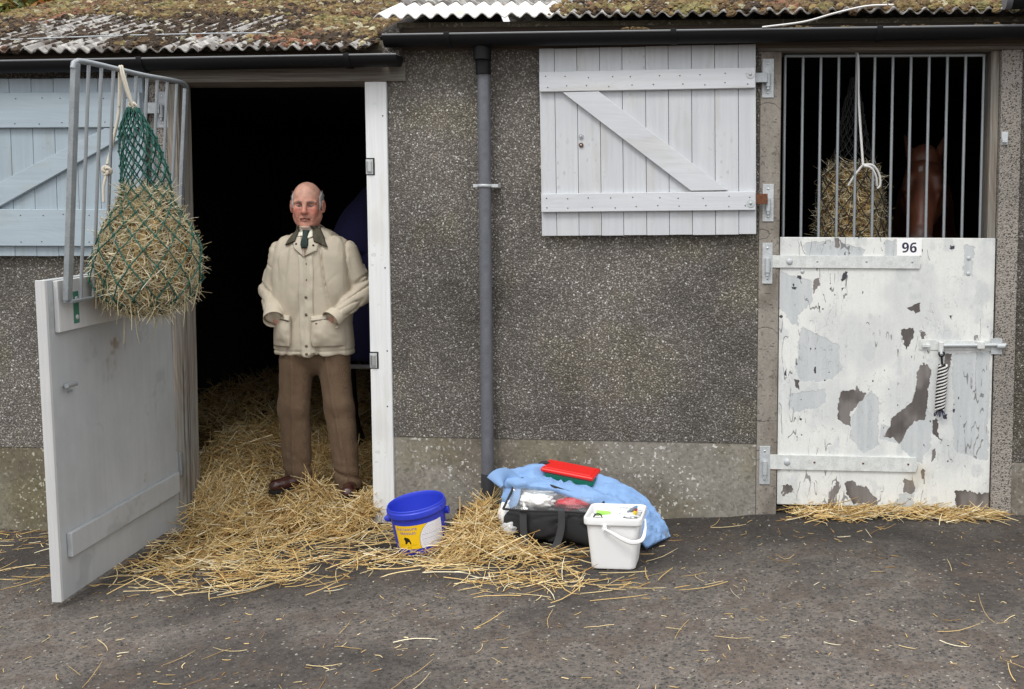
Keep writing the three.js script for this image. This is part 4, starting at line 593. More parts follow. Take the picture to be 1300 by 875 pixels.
// ---------------------------------------------------------------- the man in the doorway
{
  const P = thing('person', 'older man in cream jacket and brown trousers standing in the doorway, hands in pockets', 'person', [-2.41, 0, -0.2]);
  P.rotation.y = 0.1;
  // head (own fine grid), origin at the middle of the head
  const hx = -0.012, hy = 1.664, hz = 0.045, yaw = 0.13, cy = Math.cos(yaw), sy = Math.sin(yaw), nod = 0.06, cn = Math.cos(nod), sn = Math.sin(nod);
  const toHead = (x, y, z) => { x -= hx; y -= hy; z -= hz; let a = x * cy - z * sy, c = x * sy + z * cy, b = y * cn - (-c) * -sn; const c2 = c * cn - y * sn; b = y * cn + c * sn; return [a, b, c2]; };
  const headS = (X, Y, Z) => {
    const [x, y, z] = toHead(X, Y, Z), ax = Math.abs(x);
    let d = ell(x, y, z, [0, 0.04, -0.014], [0.079, 0.093, 0.099]);
    d = smin(d, ell(x, y, z, [0, -0.035, 0.018], [0.068, 0.09, 0.074]), 0.03);
    d = smin(d, cap(ax, y, z, [0.052, -0.06, -0.005], [0.03, -0.098, 0.05], 0.026, 0.02), 0.03);
    d = smin(d, ell(x, y, z, [0, -0.107, 0.066], [0.03, 0.02, 0.02]), 0.022);
    d = smin(d, cap(ax, y, z, [0.044, -0.022, 0.06], [0.03, -0.06, 0.07], 0.021, 0.016), 0.022);      // cheek
    d = smin(d, cap(ax, y, z, [0.012, 0.024, 0.086], [0.052, 0.022, 0.062], 0.0125, 0.011), 0.012);     // brow
    d = smax(d, -ell(ax, y, z, [0.032, 0.004, 0.094], [0.022, 0.0145, 0.028]), 0.008);                   // socket
    d = smin(d, ell(ax, y, z, [0.0315, 0.002, 0.071], [0.0145, 0.0112, 0.009]), 0.004); d = smax(d, -ell(ax, y, z, [0.0315, 0.001, 0.082], [0.0118, 0.0052, 0.012]), 0.002);                // lids
    d = smin(d, cap(ax, y, z, [0.02, -0.013, 0.081], [0.042, -0.012, 0.071], 0.004, 0.004), 0.01);     // bags
    d = smin(d, cap(x, y, z, [0, 0.018, 0.086], [0, -0.03, 0.108], 0.009, 0.0135), 0.012);             // nose
    d = smin(d, ell(ax, y, z, [0.0135, -0.036, 0.096], [0.0095, 0.009, 0.011]), 0.008);
    d = smax(d, -ell(ax, y, z, [0.0075, -0.0455, 0.1], [0.0045, 0.003, 0.006]), 0.003);
    d = smin(d, cap(ax, y, z, [0, -0.0615, 0.0925], [0.024, -0.0685, 0.083], 0.0062, 0.004), 0.007);    // lips
    d = smin(d, cap(ax, y, z, [0, -0.077, 0.09], [0.021, -0.077, 0.082], 0.0072, 0.004), 0.007);
    d = smax(d, -cap(ax, y, z, [0, -0.069, 0.102], [0.0265, -0.0735, 0.089], 0.0036, 0.0022), 0.003);
    d = smax(d, -cap(ax, y, z, [0.022, -0.042, 0.1], [0.036, -0.072, 0.086], 0.003, 0.003), 0.012);   // fold beside the mouth
    for (const k of [0.056, 0.068]) d = smax(d, -cap(ax, y, z, [0, k, 0.094 - (k - 0.05) * 0.25], [0.035, k + 0.003, 0.082 - (k - 0.05) * 0.3], 0.0028, 0.0015), 0.006);
    d = smax(d, -cap(ax, y, z, [0.006, 0.022, 0.1], [0.006, 0.036, 0.099], 0.003, 0.0015), 0.004);
    // ears
    const ex = ax - 0.088, ey = y + 0.004, ez = z + 0.012; let e = ell(ex - ez * -0.25, ey, ez, [0, 0, 0], [0.009, 0.036, 0.023]); e = smin(e, ell(ex, ey, ez, [-0.002, -0.024, 0.004], [0.008, 0.012, 0.011]), 0.006); e = smax(e, -ell(ex, ey, ez, [0.008, 0.004, 0.006], [0.0065, 0.017, 0.01]), 0.004); d = smin(d, e, 0.006);
    d = smin(d, cap(x, y, z, [0, -0.06, -0.02], [0, -0.2, -0.035], 0.06, 0.062), 0.035);
    d = smin(d, cap(x, y, z, [0, -0.115, 0.035], [0, -0.17, 0.01], 0.03, 0.04), 0.03);
    return d + 0.0006 * n3(x * 90, y * 90, z * 90, 2);
  };
  const skin = (X, Y, Z) => {
    const [x, y, z] = toHead(X, Y, Z), ax = Math.abs(x); let c = [0.5, 0.25, 0.18];
    const spot = (cx, cyy, cz, r) => Math.exp(-((ax - cx) ** 2 + (y - cyy) ** 2 + (z - cz) ** 2) / (r * r));
    c = mix3(c, [0.47, 0.135, 0.1], clamp(0.85 * spot(0.043, -0.026, 0.07, 0.03) + 0.7 * spot(0, -0.032, 0.108, 0.02) + 0.35 * spot(0.03, -0.09, 0.05, 0.035)));
    c = mix3(c, [0.56, 0.33, 0.25], 0.6 * sstep(0.03, 0.07, y)); c = mix3(c, [0.42, 0.16, 0.11], 0.6 * sstep(0.078, 0.086, ax));
    c = mix3(c, [0.35, 0.12, 0.1], 0.75 * (spot(0.0, -0.076, 0.09, 0.0085) + spot(0.012, -0.075, 0.087, 0.009)));
    if (z > 0.06 && Math.abs(y + 0.0695 + ax * 0.15) < 0.004 && ax < 0.027) c = [0.09, 0.022, 0.02];
    const br = Math.abs(y - 0.0255 + (ax - 0.03) ** 2 * 8) < 0.0042 && ax > 0.012 && ax < 0.052 && z > 0.045; if (br) c = mix3(c, [0.14, 0.105, 0.085], 0.8);
    const eye = ((ax - 0.0315) / 0.0135) ** 2 + ((y - 0.0015) / 0.0042) ** 2; if (z > 0.06 && eye < 1.4) c = [0.14, 0.07, 0.055];
    c = mix3(c, [0.26, 0.13, 0.1], 0.5 * spot(0.032, 0.011, 0.08, 0.014));
    const m = 1 + 0.3 * f3(X * 45, Y * 45, Z * 45, 8); return c.map((q) => q * m);
  };
  const headG = field(headS, [hx - 0.105, hy - 0.215, hz - 0.13], [hx + 0.105, hy + 0.145, hz + 0.135], 0.0032, skin);
  // body under the clothes
  const arms = [[[-0.172, 1.39, -0.02], [-0.25, 1.175, -0.05], [-0.19, 1.05, 0.118], [-0.145, 0.965, 0.1]], [[0.172, 1.39, -0.02], [0.282, 1.175, -0.045], [0.165, 1.045, 0.13], [0.1, 0.975, 0.1]]];
  const legs = [[[-0.095, 0.9, 0], [-0.115, 0.5, 0.012], [-0.105, 0.07, -0.01]], [[0.095, 0.9, 0], [0.145, 0.5, 0.02], [0.205, 0.05, 0.03]]];
  const bodyS = (x, y, z) => {
    let d = ell(x, y, z, [0, 1.25, -0.02], [0.17, 0.27, 0.1]); d = smin(d, ell(x, y, z, [0, 0.95, -0.01], [0.155, 0.16, 0.1]), 0.06); d = smin(d, cap(x, y, z, [0, 1.44, -0.02], [hx, 1.56, 0.015], 0.075, 0.056), 0.04);
    for (const a of arms) { d = smin(d, cap(x, y, z, a[0], a[1], 0.05, 0.038), 0.03); d = smin(d, cap(x, y, z, a[1], a[2], 0.038, 0.027), 0.02); d = smin(d, cap(x, y, z, a[2], a[3], 0.027, 0.025), 0.015); }
    for (const l of legs) { d = smin(d, cap(x, y, z, l[0], l[1], 0.075, 0.05), 0.03); d = smin(d, cap(x, y, z, l[1], l[2], 0.05, 0.034), 0.02); } return d;
  };
  const bodyG = field(bodyS, [-0.36, 0, -0.2], [0.36, 1.56, 0.2], 0.016, () => [0.5, 0.27, 0.2]);
  for (const g of [bodyG, headG]) g.deleteAttribute('uv');
  mesh('body', mergeGeometries([bodyG.toNonIndexed(), headG.toNonIndexed()]), mat({ vertexColors: true, roughness: 0.5, specularIntensity: 0.6 }), P);
  for (const s of [-1, 1]) { const e = new THREE.SphereGeometry(0.0125, 20, 14), q = e.attributes.position, c = []; for (let i = 0; i < q.count; i++) { const f = V().fromBufferAttribute(q, i).normalize(), k = f.dot(V(0.06, 0.0, 1).normalize()); c.push(...(k > 0.985 ? [0.006, 0.006, 0.006] : k > 0.9 ? [0.035, 0.03, 0.03] : [0.4, 0.35, 0.32])); } e.setAttribute('color', new THREE.Float32BufferAttribute(c, 3)); e.translate(s * 0.0315, 0.001, 0.0665); e.rotateX(nod); e.rotateY(yaw); e.translate(hx, hy, hz); mesh('eye', e, mat({ vertexColors: true, roughness: 0.15 }), P); }
  // grey hair round the sides and back
  const wisp = new Stalks(23); { const r = wisp.r; for (let i = 0; i < 900; i++) { const s = r() < 0.5 ? -1 : 1, a = lerp(-0.15, 1.5, r()), yy = lerp(-0.03, 0.07, r()), q = V(s * 0.082 * Math.cos(a), yy, -0.018 - 0.1 * Math.sin(a) + (a < 0 ? 0.012 : 0)); if (yy > 0.045 && a < 0.1) continue; q.multiplyScalar(1 + 0.03 * r()); q.applyEuler(new THREE.Euler(nod, 0, 0)).applyEuler(new THREE.Euler(0, yaw, 0)).add(V(hx, hy, hz)); const k = 0.26 + 0.3 * r(); wisp.add(q, V((r() - 0.5) * 0.4 + s * 0.1, -0.7, -0.8 + 0.5 * r()), 0.02 + 0.018 * r(), 0.0007, [k, k * 0.99, k * 0.97], 0.4, 3); } }
  const hairS = (X, Y, Z) => { const [x, y, z] = toHead(X, Y, Z), ax = Math.abs(x); let d = ell(x, y, z, [0, 0.036, -0.018], [0.0845, 0.092, 0.1]) + 0.002 * n3(x * 120, y * 60, z * 120, 4); d = smin(d, cap(ax, y, z, [0.074, 0.012, 0.018], [0.07, -0.022, 0.02], 0.008, 0.004), 0.008); const cut = Math.max(z * 0.9 - 0.032 + 0.12 * Math.max(0, y), (y - 0.082) + Math.max(0, z + 0.03) * 0.5, -0.05 - y - 0.0 * z, 0.045 - ax - Math.max(0, -z - 0.05) * 3); return smax(d, cut, 0.006); };
  mesh('hair', field(hairS, [hx - 0.105, hy - 0.08, hz - 0.14], [hx + 0.105, hy + 0.12, hz + 0.08], 0.0035), mat({ color: lin(0.42, 0.41, 0.4), roughness: 0.9 }), P);
  mesh('hair_strands', wisp.geo(), M.straw, P).userData.kind = 'stuff';
  // trousers
  const trS = (x, y, z) => {
    let d = smax(ell(x, y, z, [0.005, 0.92, -0.01], [0.185, 0.24, 0.12]), y - 0.93, 0.02);
    legs.forEach((l, k) => { const r = k ? [0.1, 0.082, 0.068] : [0.1, 0.085, 0.076]; let e = smin(cap(x, y, z, l[0], l[1], r[0], r[1]), cap(x, y, z, l[1], [l[2][0], k ? -0.05 : -0.02, l[2][2]], r[1], r[2]), 0.03); const cx = lerp(l[2][0], l[0][0], sstep(0, 0.9, y)); e -= 0.013 * Math.exp(-(((x - cx) / 0.011) ** 2)) * sstep(-0.02, 0.05, z); e = smax(e, (k ? 0.032 : 0.075) - y, 0.008); d = smin(d, e, 0.025); });
    const low = sstep(0.3, 0.08, y), knee = Math.exp(-(((y - 0.5) / 0.1) ** 2)), top = sstep(0.7, 0.85, y);
    d += 0.009 * (0.3 + low) * ((q) => (q > 0 ? q * q : 0) - 0.2)(1 - Math.abs(n3(x * 5 + z * 4, y * 13 + x * 6, z * 5, 25)) * 2.2); return d + 0.004 * low * Math.sin(y * 95 + x * 22 + 2 * n3(x * 9, y * 9, z * 9, 6)) * 0.6 + 0.007 * (0.3 + knee + top) * n3(x * 9 + y * 7, y * 11, z * 9, 5) + 0.002 * n3(x * 40, y * 18, z * 40, 7);
  };
  mesh('trousers', field(trS, [-0.26, 0.02, -0.18], [0.3, 1.0, 0.18], 0.0085), tmat(T.tweed, 0.0012, { color: lin(0.165, 0.107, 0.065), roughness: 0.95, sheen: 0.3, sheenColor: lin(0.3, 0.22, 0.15), sheenRoughness: 0.6 }), P);
  // shoes
  for (const [sx, sz, a, y] of [[-0.125, 0.05, -0.75, 0.03], [0.212, 0.075, 0.15, 0.005]]) {
    const s = grp('shoe', P, [sx, y, sz]); s.rotation.y = a;
    mesh('upper', field((x, y, z) => { let d = cap(x, y, z, [0, 0.045, -0.07], [0, 0.035, 0.1], 0.042, 0.038); d = smin(d, cap(x, y, z, [0, 0.07, -0.06], [0, 0.1, -0.06], 0.04, 0.04), 0.03); return smax(smax(d, 0.014 - y, 0.004), y - 0.115, 0.005) + 0.0015 * n3(x * 60, y * 60, z * 30, 3); }, [-0.06, 0, -0.13], [0.06, 0.13, 0.16], 0.006), M.shoe ??= mat({ color: lin(0.05, 0.017, 0.013), roughness: 0.25, clearcoat: 0.4 }), s);
    mesh('sole', field((x, y, z) => smax(cap(x, 0.0, z, [0, 0, -0.07], [0, 0, 0.1], 0.045, 0.041), Math.abs(y - 0.006) - 0.01, 0.003), [-0.06, -0.01, -0.13], [0.06, 0.02, 0.16], 0.006), M.dark, s);
  }
  // jacket
  const crease = (a, b, c, s) => { const q = 1 - Math.abs(n3(a, b, c, s)) * 2.2; return (q > 0 ? q * q : 0) - 0.25; };
  const torsoS = (x, y, z) => {
    const t = clamp((y - 0.8) / 0.65), a = lerp(0.222, 0.236, sstep(0, 0.8, t)) - 0.014 * Math.exp(-(((y - 1.0) / 0.1) ** 2)) , b = lerp(0.15, 0.145, t) + 0.012 * Math.exp(-(((y - 1.25) / 0.18) ** 2));
    let d = (Math.pow(Math.pow(Math.abs(x) / a, 2.3) + Math.pow(Math.abs(z + 0.012) / b, 2.3), 1 / 2.3) - 1) * b; const top = y - (1.575 - 0.58 * Math.abs(x) - 0.7 * Math.max(0, Math.abs(x) - 0.17)) + 1.0 * Math.max(0, Math.abs(z + 0.02) - 0.07); d = smax(d, top * 0.8, 0.05); d = smax(d, 0.808 - y + 0.002 * Math.sin(x * 17), 0.012);
    return d;
  };
  const sleeve = (x, y, z, q) => { const ux = q[2][0] - q[1][0], uy = q[2][1] - q[1][1], uz = q[2][2] - q[1][2], L = Math.hypot(ux, uy, uz); return ((x - q[2][0]) * ux + (y - q[2][1]) * uy + (z - q[2][2]) * uz) / L - 0.036; };
  const jS = (x, y, z) => {
    let d = torsoS(x, y, z);
    arms.forEach((q, k) => {
      let e = smin(cap(x, y, z, q[0], q[1], 0.082, 0.067), cap(x, y, z, q[1], q[2], 0.067, 0.051), 0.03);
      const el = Math.hypot(x - q[1][0], y - q[1][1], z - q[1][2]), dg = k ? x : -x; const cr = crease(x * 6 + z * 7, (y - dg * 0.7) * 24, z * 6 - x * 3, 31 + k); e += 0.018 * (Math.exp(-((el / 0.14) ** 2)) * 0.8 + 0.25) * cr; e = smax(e, sleeve(x, y, z, q), 0.006); d = smin(d, e, 0.007);
    });
    const dr = Math.abs(x) < 0.2 ? 1 : 0.6;
    d += 0.016 * dr * crease(x * 17 + y * 1.5 * Math.sign(x), y * 2.2, z * 6, 12) + 0.0018 * crease(x * 7 + y * 5, y * 7 - Math.abs(x) * 9, z * 7, 13) + 0.003 * n3(x * 9, y * 7, z * 9, 15);
    d += 0.004 * Math.exp(-(((y - 0.838) / 0.004) ** 2)); // hem seam
    return d;
  };
  const jm = M.jacket = tmat(T.cloth, 0.0002, { color: lin(0.575, 0.505, 0.395), roughness: 0.75 }), jm2 = tmat(T.cloth, 0.0002, { color: lin(0.6, 0.535, 0.425), roughness: 0.75 });
  mesh('jacket', field(jS, [-0.38, 0.8, -0.2], [0.4, 1.58, 0.22], 0.006), jm, P);
  // pieces sewn on the front: draped over the jacket
  const allS = (x, y, z) => Math.min(jS(x, y, z), headS(x, y, z));
  function drape(f, nu, nv, off, S = allS) {
    const surfz = (x, y) => { let z = 0.26; for (let i = 0; i < 60; i++) { const d = S(x, y, z); if (d < 0.0008) break; z -= Math.max(d * 0.6, 0.0008); if (z < -0.02) { z = -0.02; break; } } return z; };
    const top = [], bot = []; for (let j = 0; j <= nv; j++) for (let i = 0; i <= nu; i++) { const u = i / nu, v = j / nv, [x, y] = f(u, v), z = surfz(x, y); top.push([x, y, z + off(u, v)]); bot.push([x, y, z - 0.006]); }
    const p = [], ix = [], W = nu + 1; for (const q of [...top, ...bot]) p.push(...q); const N = top.length;
    const quad = (a, b, c, d) => ix.push(a, b, c, a, c, d);
    for (let j = 0; j < nv; j++) for (let i = 0; i < nu; i++) { const a = j * W + i; quad(a, a + 1, a + W + 1, a + W); }
    for (let i = 0; i < nu; i++) { quad(N + i, N + i + 1, i + 1, i); const a = nv * W + i; quad(a, a + 1, N + a + 1, N + a); }
    for (let j = 0; j < nv; j++) { const a = j * W; quad(a, a + W, N + a + W, N + a); const b = a + nu; quad(N + b, N + b + W, b + W, b); }
    let g = new THREE.BufferGeometry(); g.setAttribute('position', new THREE.Float32BufferAttribute(p, 3)); g.setIndex(ix); g = g.toNonIndexed();
    const q = g.attributes.position; const e1 = V().fromBufferAttribute(q, 0), e2 = V().fromBufferAttribute(q, 1), e3 = V().fromBufferAttribute(q, 2); if (e2.sub(e1).cross(e3.sub(e1)).z < 0) { for (let i = 0; i < q.count; i += 3) for (let c = 0; c < 3; c++) { const t = q.array[(i + 1) * 3 + c]; q.array[(i + 1) * 3 + c] = q.array[(i + 2) * 3 + c]; q.array[(i + 2) * 3 + c] = t; } }
    g = mergeVertices(triUV(g, null, false).deleteAttribute('uv'), 1e-5); g.computeVertexNormals(); return triUV(g);
  }
  const bil = (a, b, c, d) => (u, v) => [lerp(lerp(a[0], b[0], u), lerp(d[0], c[0], u), v), lerp(lerp(a[1], b[1], u), lerp(d[1], c[1], u), v)];  // a b top, d c bottom
  mesh('placket', drape((u, v) => [lerp(-0.036, 0.044, u) + 0.004 * Math.sin(v * 9), lerp(1.385, 0.806, v)], 8, 60, (u, v) => 0.0055 + 0.0015 * Math.sin(v * 40) * (u > 0.5 ? 1 : 0.3)), jm2, P);
  for (const s of [-1, 1]) {
    const cx = s < 0 ? -0.158 : 0.112, w = s < 0 ? 0.066 : 0.082, pS = (x, y, z) => torsoS(x, y, z);
    const rr = (u, v) => { const e = 1 - 0.1 * sstep(0.8, 1, v) * sstep(0.55, 1, Math.abs(2 * u - 1)); return [cx + (2 * u - 1) * w * e * (1 + 0.12 * v) + s * 0.006 * v, lerp(1.018 + 0.006 * Math.sin(u * 5), 0.866, v)]; };
    mesh('pocket', drape(rr, 18, 18, (u, v) => 0.012 + 0.03 * Math.sin(Math.PI * clamp(u)) ** 0.6 * Math.sin(Math.PI * clamp(0.15 + 0.83 * v)) + 0.004 * n3(u * 6, v * 6, s, 4), pS), jm, P);
    mesh('pocket_flap', drape((u, v) => [cx - s * w * 0.45 + (u - 0.5) * w * 1.1, lerp(1.046, 1.02, v) + s * 0.012 * (u - 0.5)], 12, 6, (u, v) => 0.014 + 0.012 * v + 0.003 * n3(u * 5, v * 4, s, 9), pS), jm2, P);
    mesh('collar', drape(s < 0 ? bil([-0.066, 1.542], [-0.036, 1.552], [-0.055, 1.462], [-0.122, 1.44]) : bil([0.028, 1.552], [0.06, 1.546], [0.122, 1.43], [0.052, 1.46]), 10, 12, (u, v) => 0.018 + 0.008 * Math.sin(Math.PI * v)), M.collar ??= tmat(T.tweed, 0.001, { color: lin(0.095, 0.083, 0.058), roughness: 1 }), P);
    mesh('lapel', drape(s < 0 ? bil([-0.075, 1.505], [-0.022, 1.49], [-0.004, 1.375], [-0.062, 1.425]) : bil([0.022, 1.475], [0.08, 1.495], [0.07, 1.41], [-0.002, 1.375]), 8, 10, (u, v) => 0.011 + 0.003 * Math.sin(Math.PI * u)), jm2, P);
    const by = s < 0 ? [-0.046, 1.447] : [0.05, 1.44]; const bz = (x, y) => { let z = 0.26; while (z > -0.1 && jS(x, y, z) > 0.001) z -= 0.001; return z; };
    mesh('button', new THREE.SphereGeometry(0.0065, 10, 6).scale(1, 1, 0.5).translate(by[0], by[1], bz(by[0], by[1]) + 0.0145), M.dark, P);
    const f = [cx - s * w * 0.6, 1.0]; mesh('button', new THREE.SphereGeometry(0.0065, 10, 6).scale(1, 1, 0.5).translate(f[0], f[1], bz(f[0], f[1]) + 0.024), M.brass ??= mat({ color: lin(0.16, 0.12, 0.08), roughness: 0.5, metalness: 0.5 }), P);
    if (s > 0) for (const y of [1.336, 1.246, 1.148, 1.05, 0.962, 0.872, 0.826]) if (y !== 0.962) mesh('button', new THREE.SphereGeometry(0.0085, 12, 8).scale(1, 1, 0.45).translate(0.002, y, bz(0.002, y) + 0.0065), M.brass, P);
    // cuffs going into the pockets
    const q = arms[s < 0 ? 0 : 1], d = V(...q[2]).sub(V(...q[1])).normalize(), c = V(...q[2]).addScaledVector(d, 0.022), tg = new THREE.CylinderGeometry(0.0535, 0.0565, 0.05, 24, 1, true); tg.applyQuaternion(new THREE.Quaternion().setFromUnitVectors(V(0, -1, 0), d)); tg.translate(c.x, c.y, c.z); mesh('cuff', tg, mat({ ...{ map: T.cloth.map }, color: lin(0.6, 0.53, 0.415), side: THREE.DoubleSide }), P);
  }
  const shirt = mat({ color: lin(0.74, 0.7, 0.58), roughness: 0.85 });
  mesh('shirt', drape(bil([-0.045, 1.548], [0.047, 1.548], [0.006, 1.372], [-0.006, 1.372]), 10, 14, () => 0.0075), mat({ color: lin(0.55, 0.42, 0.34), roughness: 0.9 }), P);
  mesh('shirt_collar', drape(bil([-0.044, 1.54], [-0.018, 1.528], [-0.012, 1.492], [-0.046, 1.488]), 8, 8, () => 0.0145), shirt, P);
  mesh('shirt_collar', drape(bil([0.02, 1.528], [0.048, 1.54], [0.05, 1.492], [0.012, 1.475]), 8, 8, () => 0.0145), shirt, P);
  mesh('tie', drape((u, v) => { const w = v < 0.3 ? lerp(0.02, 0.0135, v / 0.3) : lerp(0.0135, 0.021, sstep(0.3, 0.7, v)) * (v > 0.85 ? 0.8 : 1); return [0.001 + (2 * u - 1) * w, lerp(1.525, 1.425, v)]; }, 6, 12, (u) => 0.017 + 0.006 * Math.sin(Math.PI * u)), mat({ color: lin(0.008, 0.025, 0.02), roughness: 0.7 }), P);
}
// ---------------------------------------------------------------- horses
function horseField(poll, muzzle, neckBase) {
  const mid = (a, b, t) => a.map((v, i) => lerp(v, b[i], t));
  return (x, y, z) => {
    const ax = Math.abs(x); let d = ell(x, y, z, [0, 1.28, -0.4], [0.3, 0.33, 0.75]);
    d = smin(d, ell(x, y, z, [0, 1.33, -0.95], [0.29, 0.31, 0.34]), 0.12); d = smin(d, ell(x, y, z, [0, 1.28, 0.18], [0.25, 0.33, 0.3]), 0.12); d = smin(d, cap(x, y, z, [0, 1.52, 0.05], [0, 1.5, -0.25], 0.09, 0.12), 0.12);
    if (y < 1.4) {
      d = smin(d, cap(ax, y, z, [0.17, 1.15, 0.2], [0.17, 0.86, 0.2], 0.115, 0.075), 0.06); d = smin(d, cap(ax, y, z, [0.17, 0.86, 0.2], [0.17, 0.5, 0.23], 0.072, 0.05), 0.03); d = smin(d, cap(ax, y, z, [0.17, 0.5, 0.23], [0.17, 0.18, 0.2], 0.045, 0.035), 0.02); d = smin(d, cap(ax, y, z, [0.17, 0.17, 0.2], [0.17, 0.05, 0.25], 0.037, 0.05), 0.02);
      d = smin(d, cap(ax, y, z, [0.16, 1.2, -0.95], [0.19, 0.9, -0.82], 0.17, 0.11), 0.06); d = smin(d, cap(ax, y, z, [0.19, 0.9, -0.82], [0.17, 0.56, -1.12], 0.095, 0.052), 0.03); d = smin(d, cap(ax, y, z, [0.17, 0.56, -1.12], [0.17, 0.18, -1.04], 0.052, 0.037), 0.02); d = smin(d, cap(ax, y, z, [0.17, 0.17, -1.04], [0.17, 0.05, -0.99], 0.038, 0.052), 0.02);
    }
    d = smin(d, cap(x, y, z, [0, 1.3, 0.25], mid(neckBase, poll, 0.5), 0.24, 0.15), 0.1); d = smin(d, cap(x, y, z, mid(neckBase, poll, 0.4), poll, 0.16, 0.095), 0.06);
    return smax(d, 0.0 - y, 0.01);
  };
}
// head in its own frame: origin at the poll, nose along -y, forehead towards +z
const horseHead = (x, y, z) => {
  const ax = Math.abs(x); let d = cap(x, y, z, [0, -0.09, -0.02], [0, -0.34, 0.0], 0.092, 0.06); d = smin(d, cap(x, y, z, [0, -0.34, 0.0], [0, -0.53, 0.005], 0.058, 0.052), 0.04);
  d = smin(d, cap(ax, y, z, [0.05, -0.2, -0.1], [0.03, -0.34, -0.06], 0.07, 0.035), 0.05);        // jowl
  d = smin(d, cap(ax, y, z, [0.06, -0.16, 0.035], [0.07, -0.2, 0.02], 0.035, 0.03), 0.03);          // brow over the eye
  d = smin(d, cap(x, y, z, [0, -0.1, 0.06], [0, -0.45, 0.045], 0.035, 0.022), 0.035);              // front of the face
  d = smin(d, cap(ax, y, z, [0.075, -0.25, 0.012], [0.05, -0.34, 0.012], 0.01, 0.006), 0.02);         // cheek ridge
  d = smin(d, ell(x, y, z, [0, -0.57, -0.005], [0.056, 0.045, 0.058]), 0.03); d = smin(d, ell(ax, y, z, [0.036, -0.545, 0.035], [0.024, 0.034, 0.022]), 0.015); d = smax(d, -ell(ax, y, z, [0.048, -0.55, 0.052], [0.011, 0.022, 0.014]), 0.01);
  d = smax(d, -cap(ax, y, z, [0, -0.592, 0.06], [0.05, -0.57, 0.0], 0.004, 0.003), 0.008);
  d = smin(d, ell(ax, y, z, [0.089, -0.19, 0.012], [0.016, 0.02, 0.024]), 0.012);
  // ears
  const e = cap(ax, y, z, [0.05, -0.02, -0.01], [0.1, 0.16, 0.01], 0.034, 0.007); d = smin(d, smax(e, -cap(ax, y, z, [0.055, 0.0, 0.03], [0.104, 0.16, 0.03], 0.019, 0.003), 0.008), 0.02);
  return d;
};
{
  const base = [1.25, 0.03, -1.6], poll = [-0.13, 1.92, 0.95], muz = [-0.2, 1.4, 1.28];
  const H = thing('horse', 'bay horse looking out through the bars with its head lowered', 'horse', base);
  const col = (x, y, z) => { const k = 0.9 + 0.25 * n3(x * 7, y * 7, z * 7, 3), dk = sstep(0.75, 0.45, y); return mix3([0.1, 0.034, 0.017], [0.02, 0.014, 0.012], dk).map((v) => v * k); };
  const bg = field(horseField(poll, muz, [0, 1.48, 0.3]), [-0.4, 0, -1.35], [0.4, 2.1, 1.15], 0.026, col); bg.deleteAttribute('uv');
  const hg = field(horseHead, [-0.14, -0.64, -0.2], [0.14, 0.18, 0.12], 0.0065, (x, y, z) => { const ax = Math.abs(x); let c = [0.1, 0.033, 0.017]; c = mix3(c, [0.045, 0.026, 0.02], sstep(-0.45, -0.55, y)); c = mix3(c, [0.02, 0.013, 0.01], Math.exp(-(((ax - 0.1) / 0.022) ** 2) - ((y + 0.19) / 0.02) ** 2)); if (Math.hypot((x + 0.01) / 0.012, (y + 0.13) / 0.016) < 1 && z > 0.03) c = [0.22, 0.19, 0.17]; c = mix3(c, [0.07, 0.03, 0.02], sstep(0.04, 0.12, y)); const k = 0.88 + 0.25 * n3(x * 25, y * 14, z * 25, 5); return c.map((v) => v * k); }); hg.deleteAttribute('uv');
  const d = V(...muz).sub(V(...poll)).normalize(), q = new THREE.Quaternion().setFromUnitVectors(V(0, -1, 0), d), q2 = new THREE.Quaternion().setFromAxisAngle(V(0, 1, 0), -0.22); hg.scale(1.18, 1.08, 1.18); hg.applyQuaternion(q2); hg.applyQuaternion(q); hg.translate(...poll);
  mesh('body', mergeGeometries([bg.toNonIndexed(), hg.toNonIndexed()]), mat({ vertexColors: true, roughness: 0.5, sheen: 0.3, sheenColor: lin(0.4, 0.2, 0.12), sheenRoughness: 0.5 }), H);
  for (const s of [-1, 1]) { const e = new THREE.SphereGeometry(0.019, 14, 10); e.translate(s * 0.108, -0.205, 0.02); e.applyQuaternion(q2); e.applyQuaternion(q); e.translate(...poll); mesh('eye', e, mat({ color: lin(0.008, 0.006, 0.005), roughness: 0.1 }), H); }
  const mr = new Stalks(17); for (let i = 0; i < 260; i++) { const t = mr.r(), c = [lerp(0, poll[0], t), lerp(1.66, poll[1] + 0.09, t), lerp(0.12, poll[2] - 0.06, t)]; mr.add(V(c[0] + 0.05 + 0.03 * mr.r(), c[1] - 0.07, c[2]), V(0.5, -1, 0.1 * (mr.r() - 0.5)), 0.22, 0.003, [0.014, 0.01, 0.008], 0.5, 4); } mesh('mane', mr.geo(), M.straw, H).userData.kind = 'stuff';
  mesh('tail', field((x, y, z) => smin(cap(x, y, z, [0, 1.42, -1.26], [0, 1.2, -1.38], 0.045, 0.06), cap(x, y, z, [0, 1.2, -1.38], [0, 0.55, -1.36], 0.065, 0.03), 0.05) + 0.008 * n3(x * 60, y * 6, z * 60, 2), [-0.12, 0.5, -1.5], [0.12, 1.5, -1.2], 0.02), mat({ color: lin(0.012, 0.009, 0.008) }), H);
}
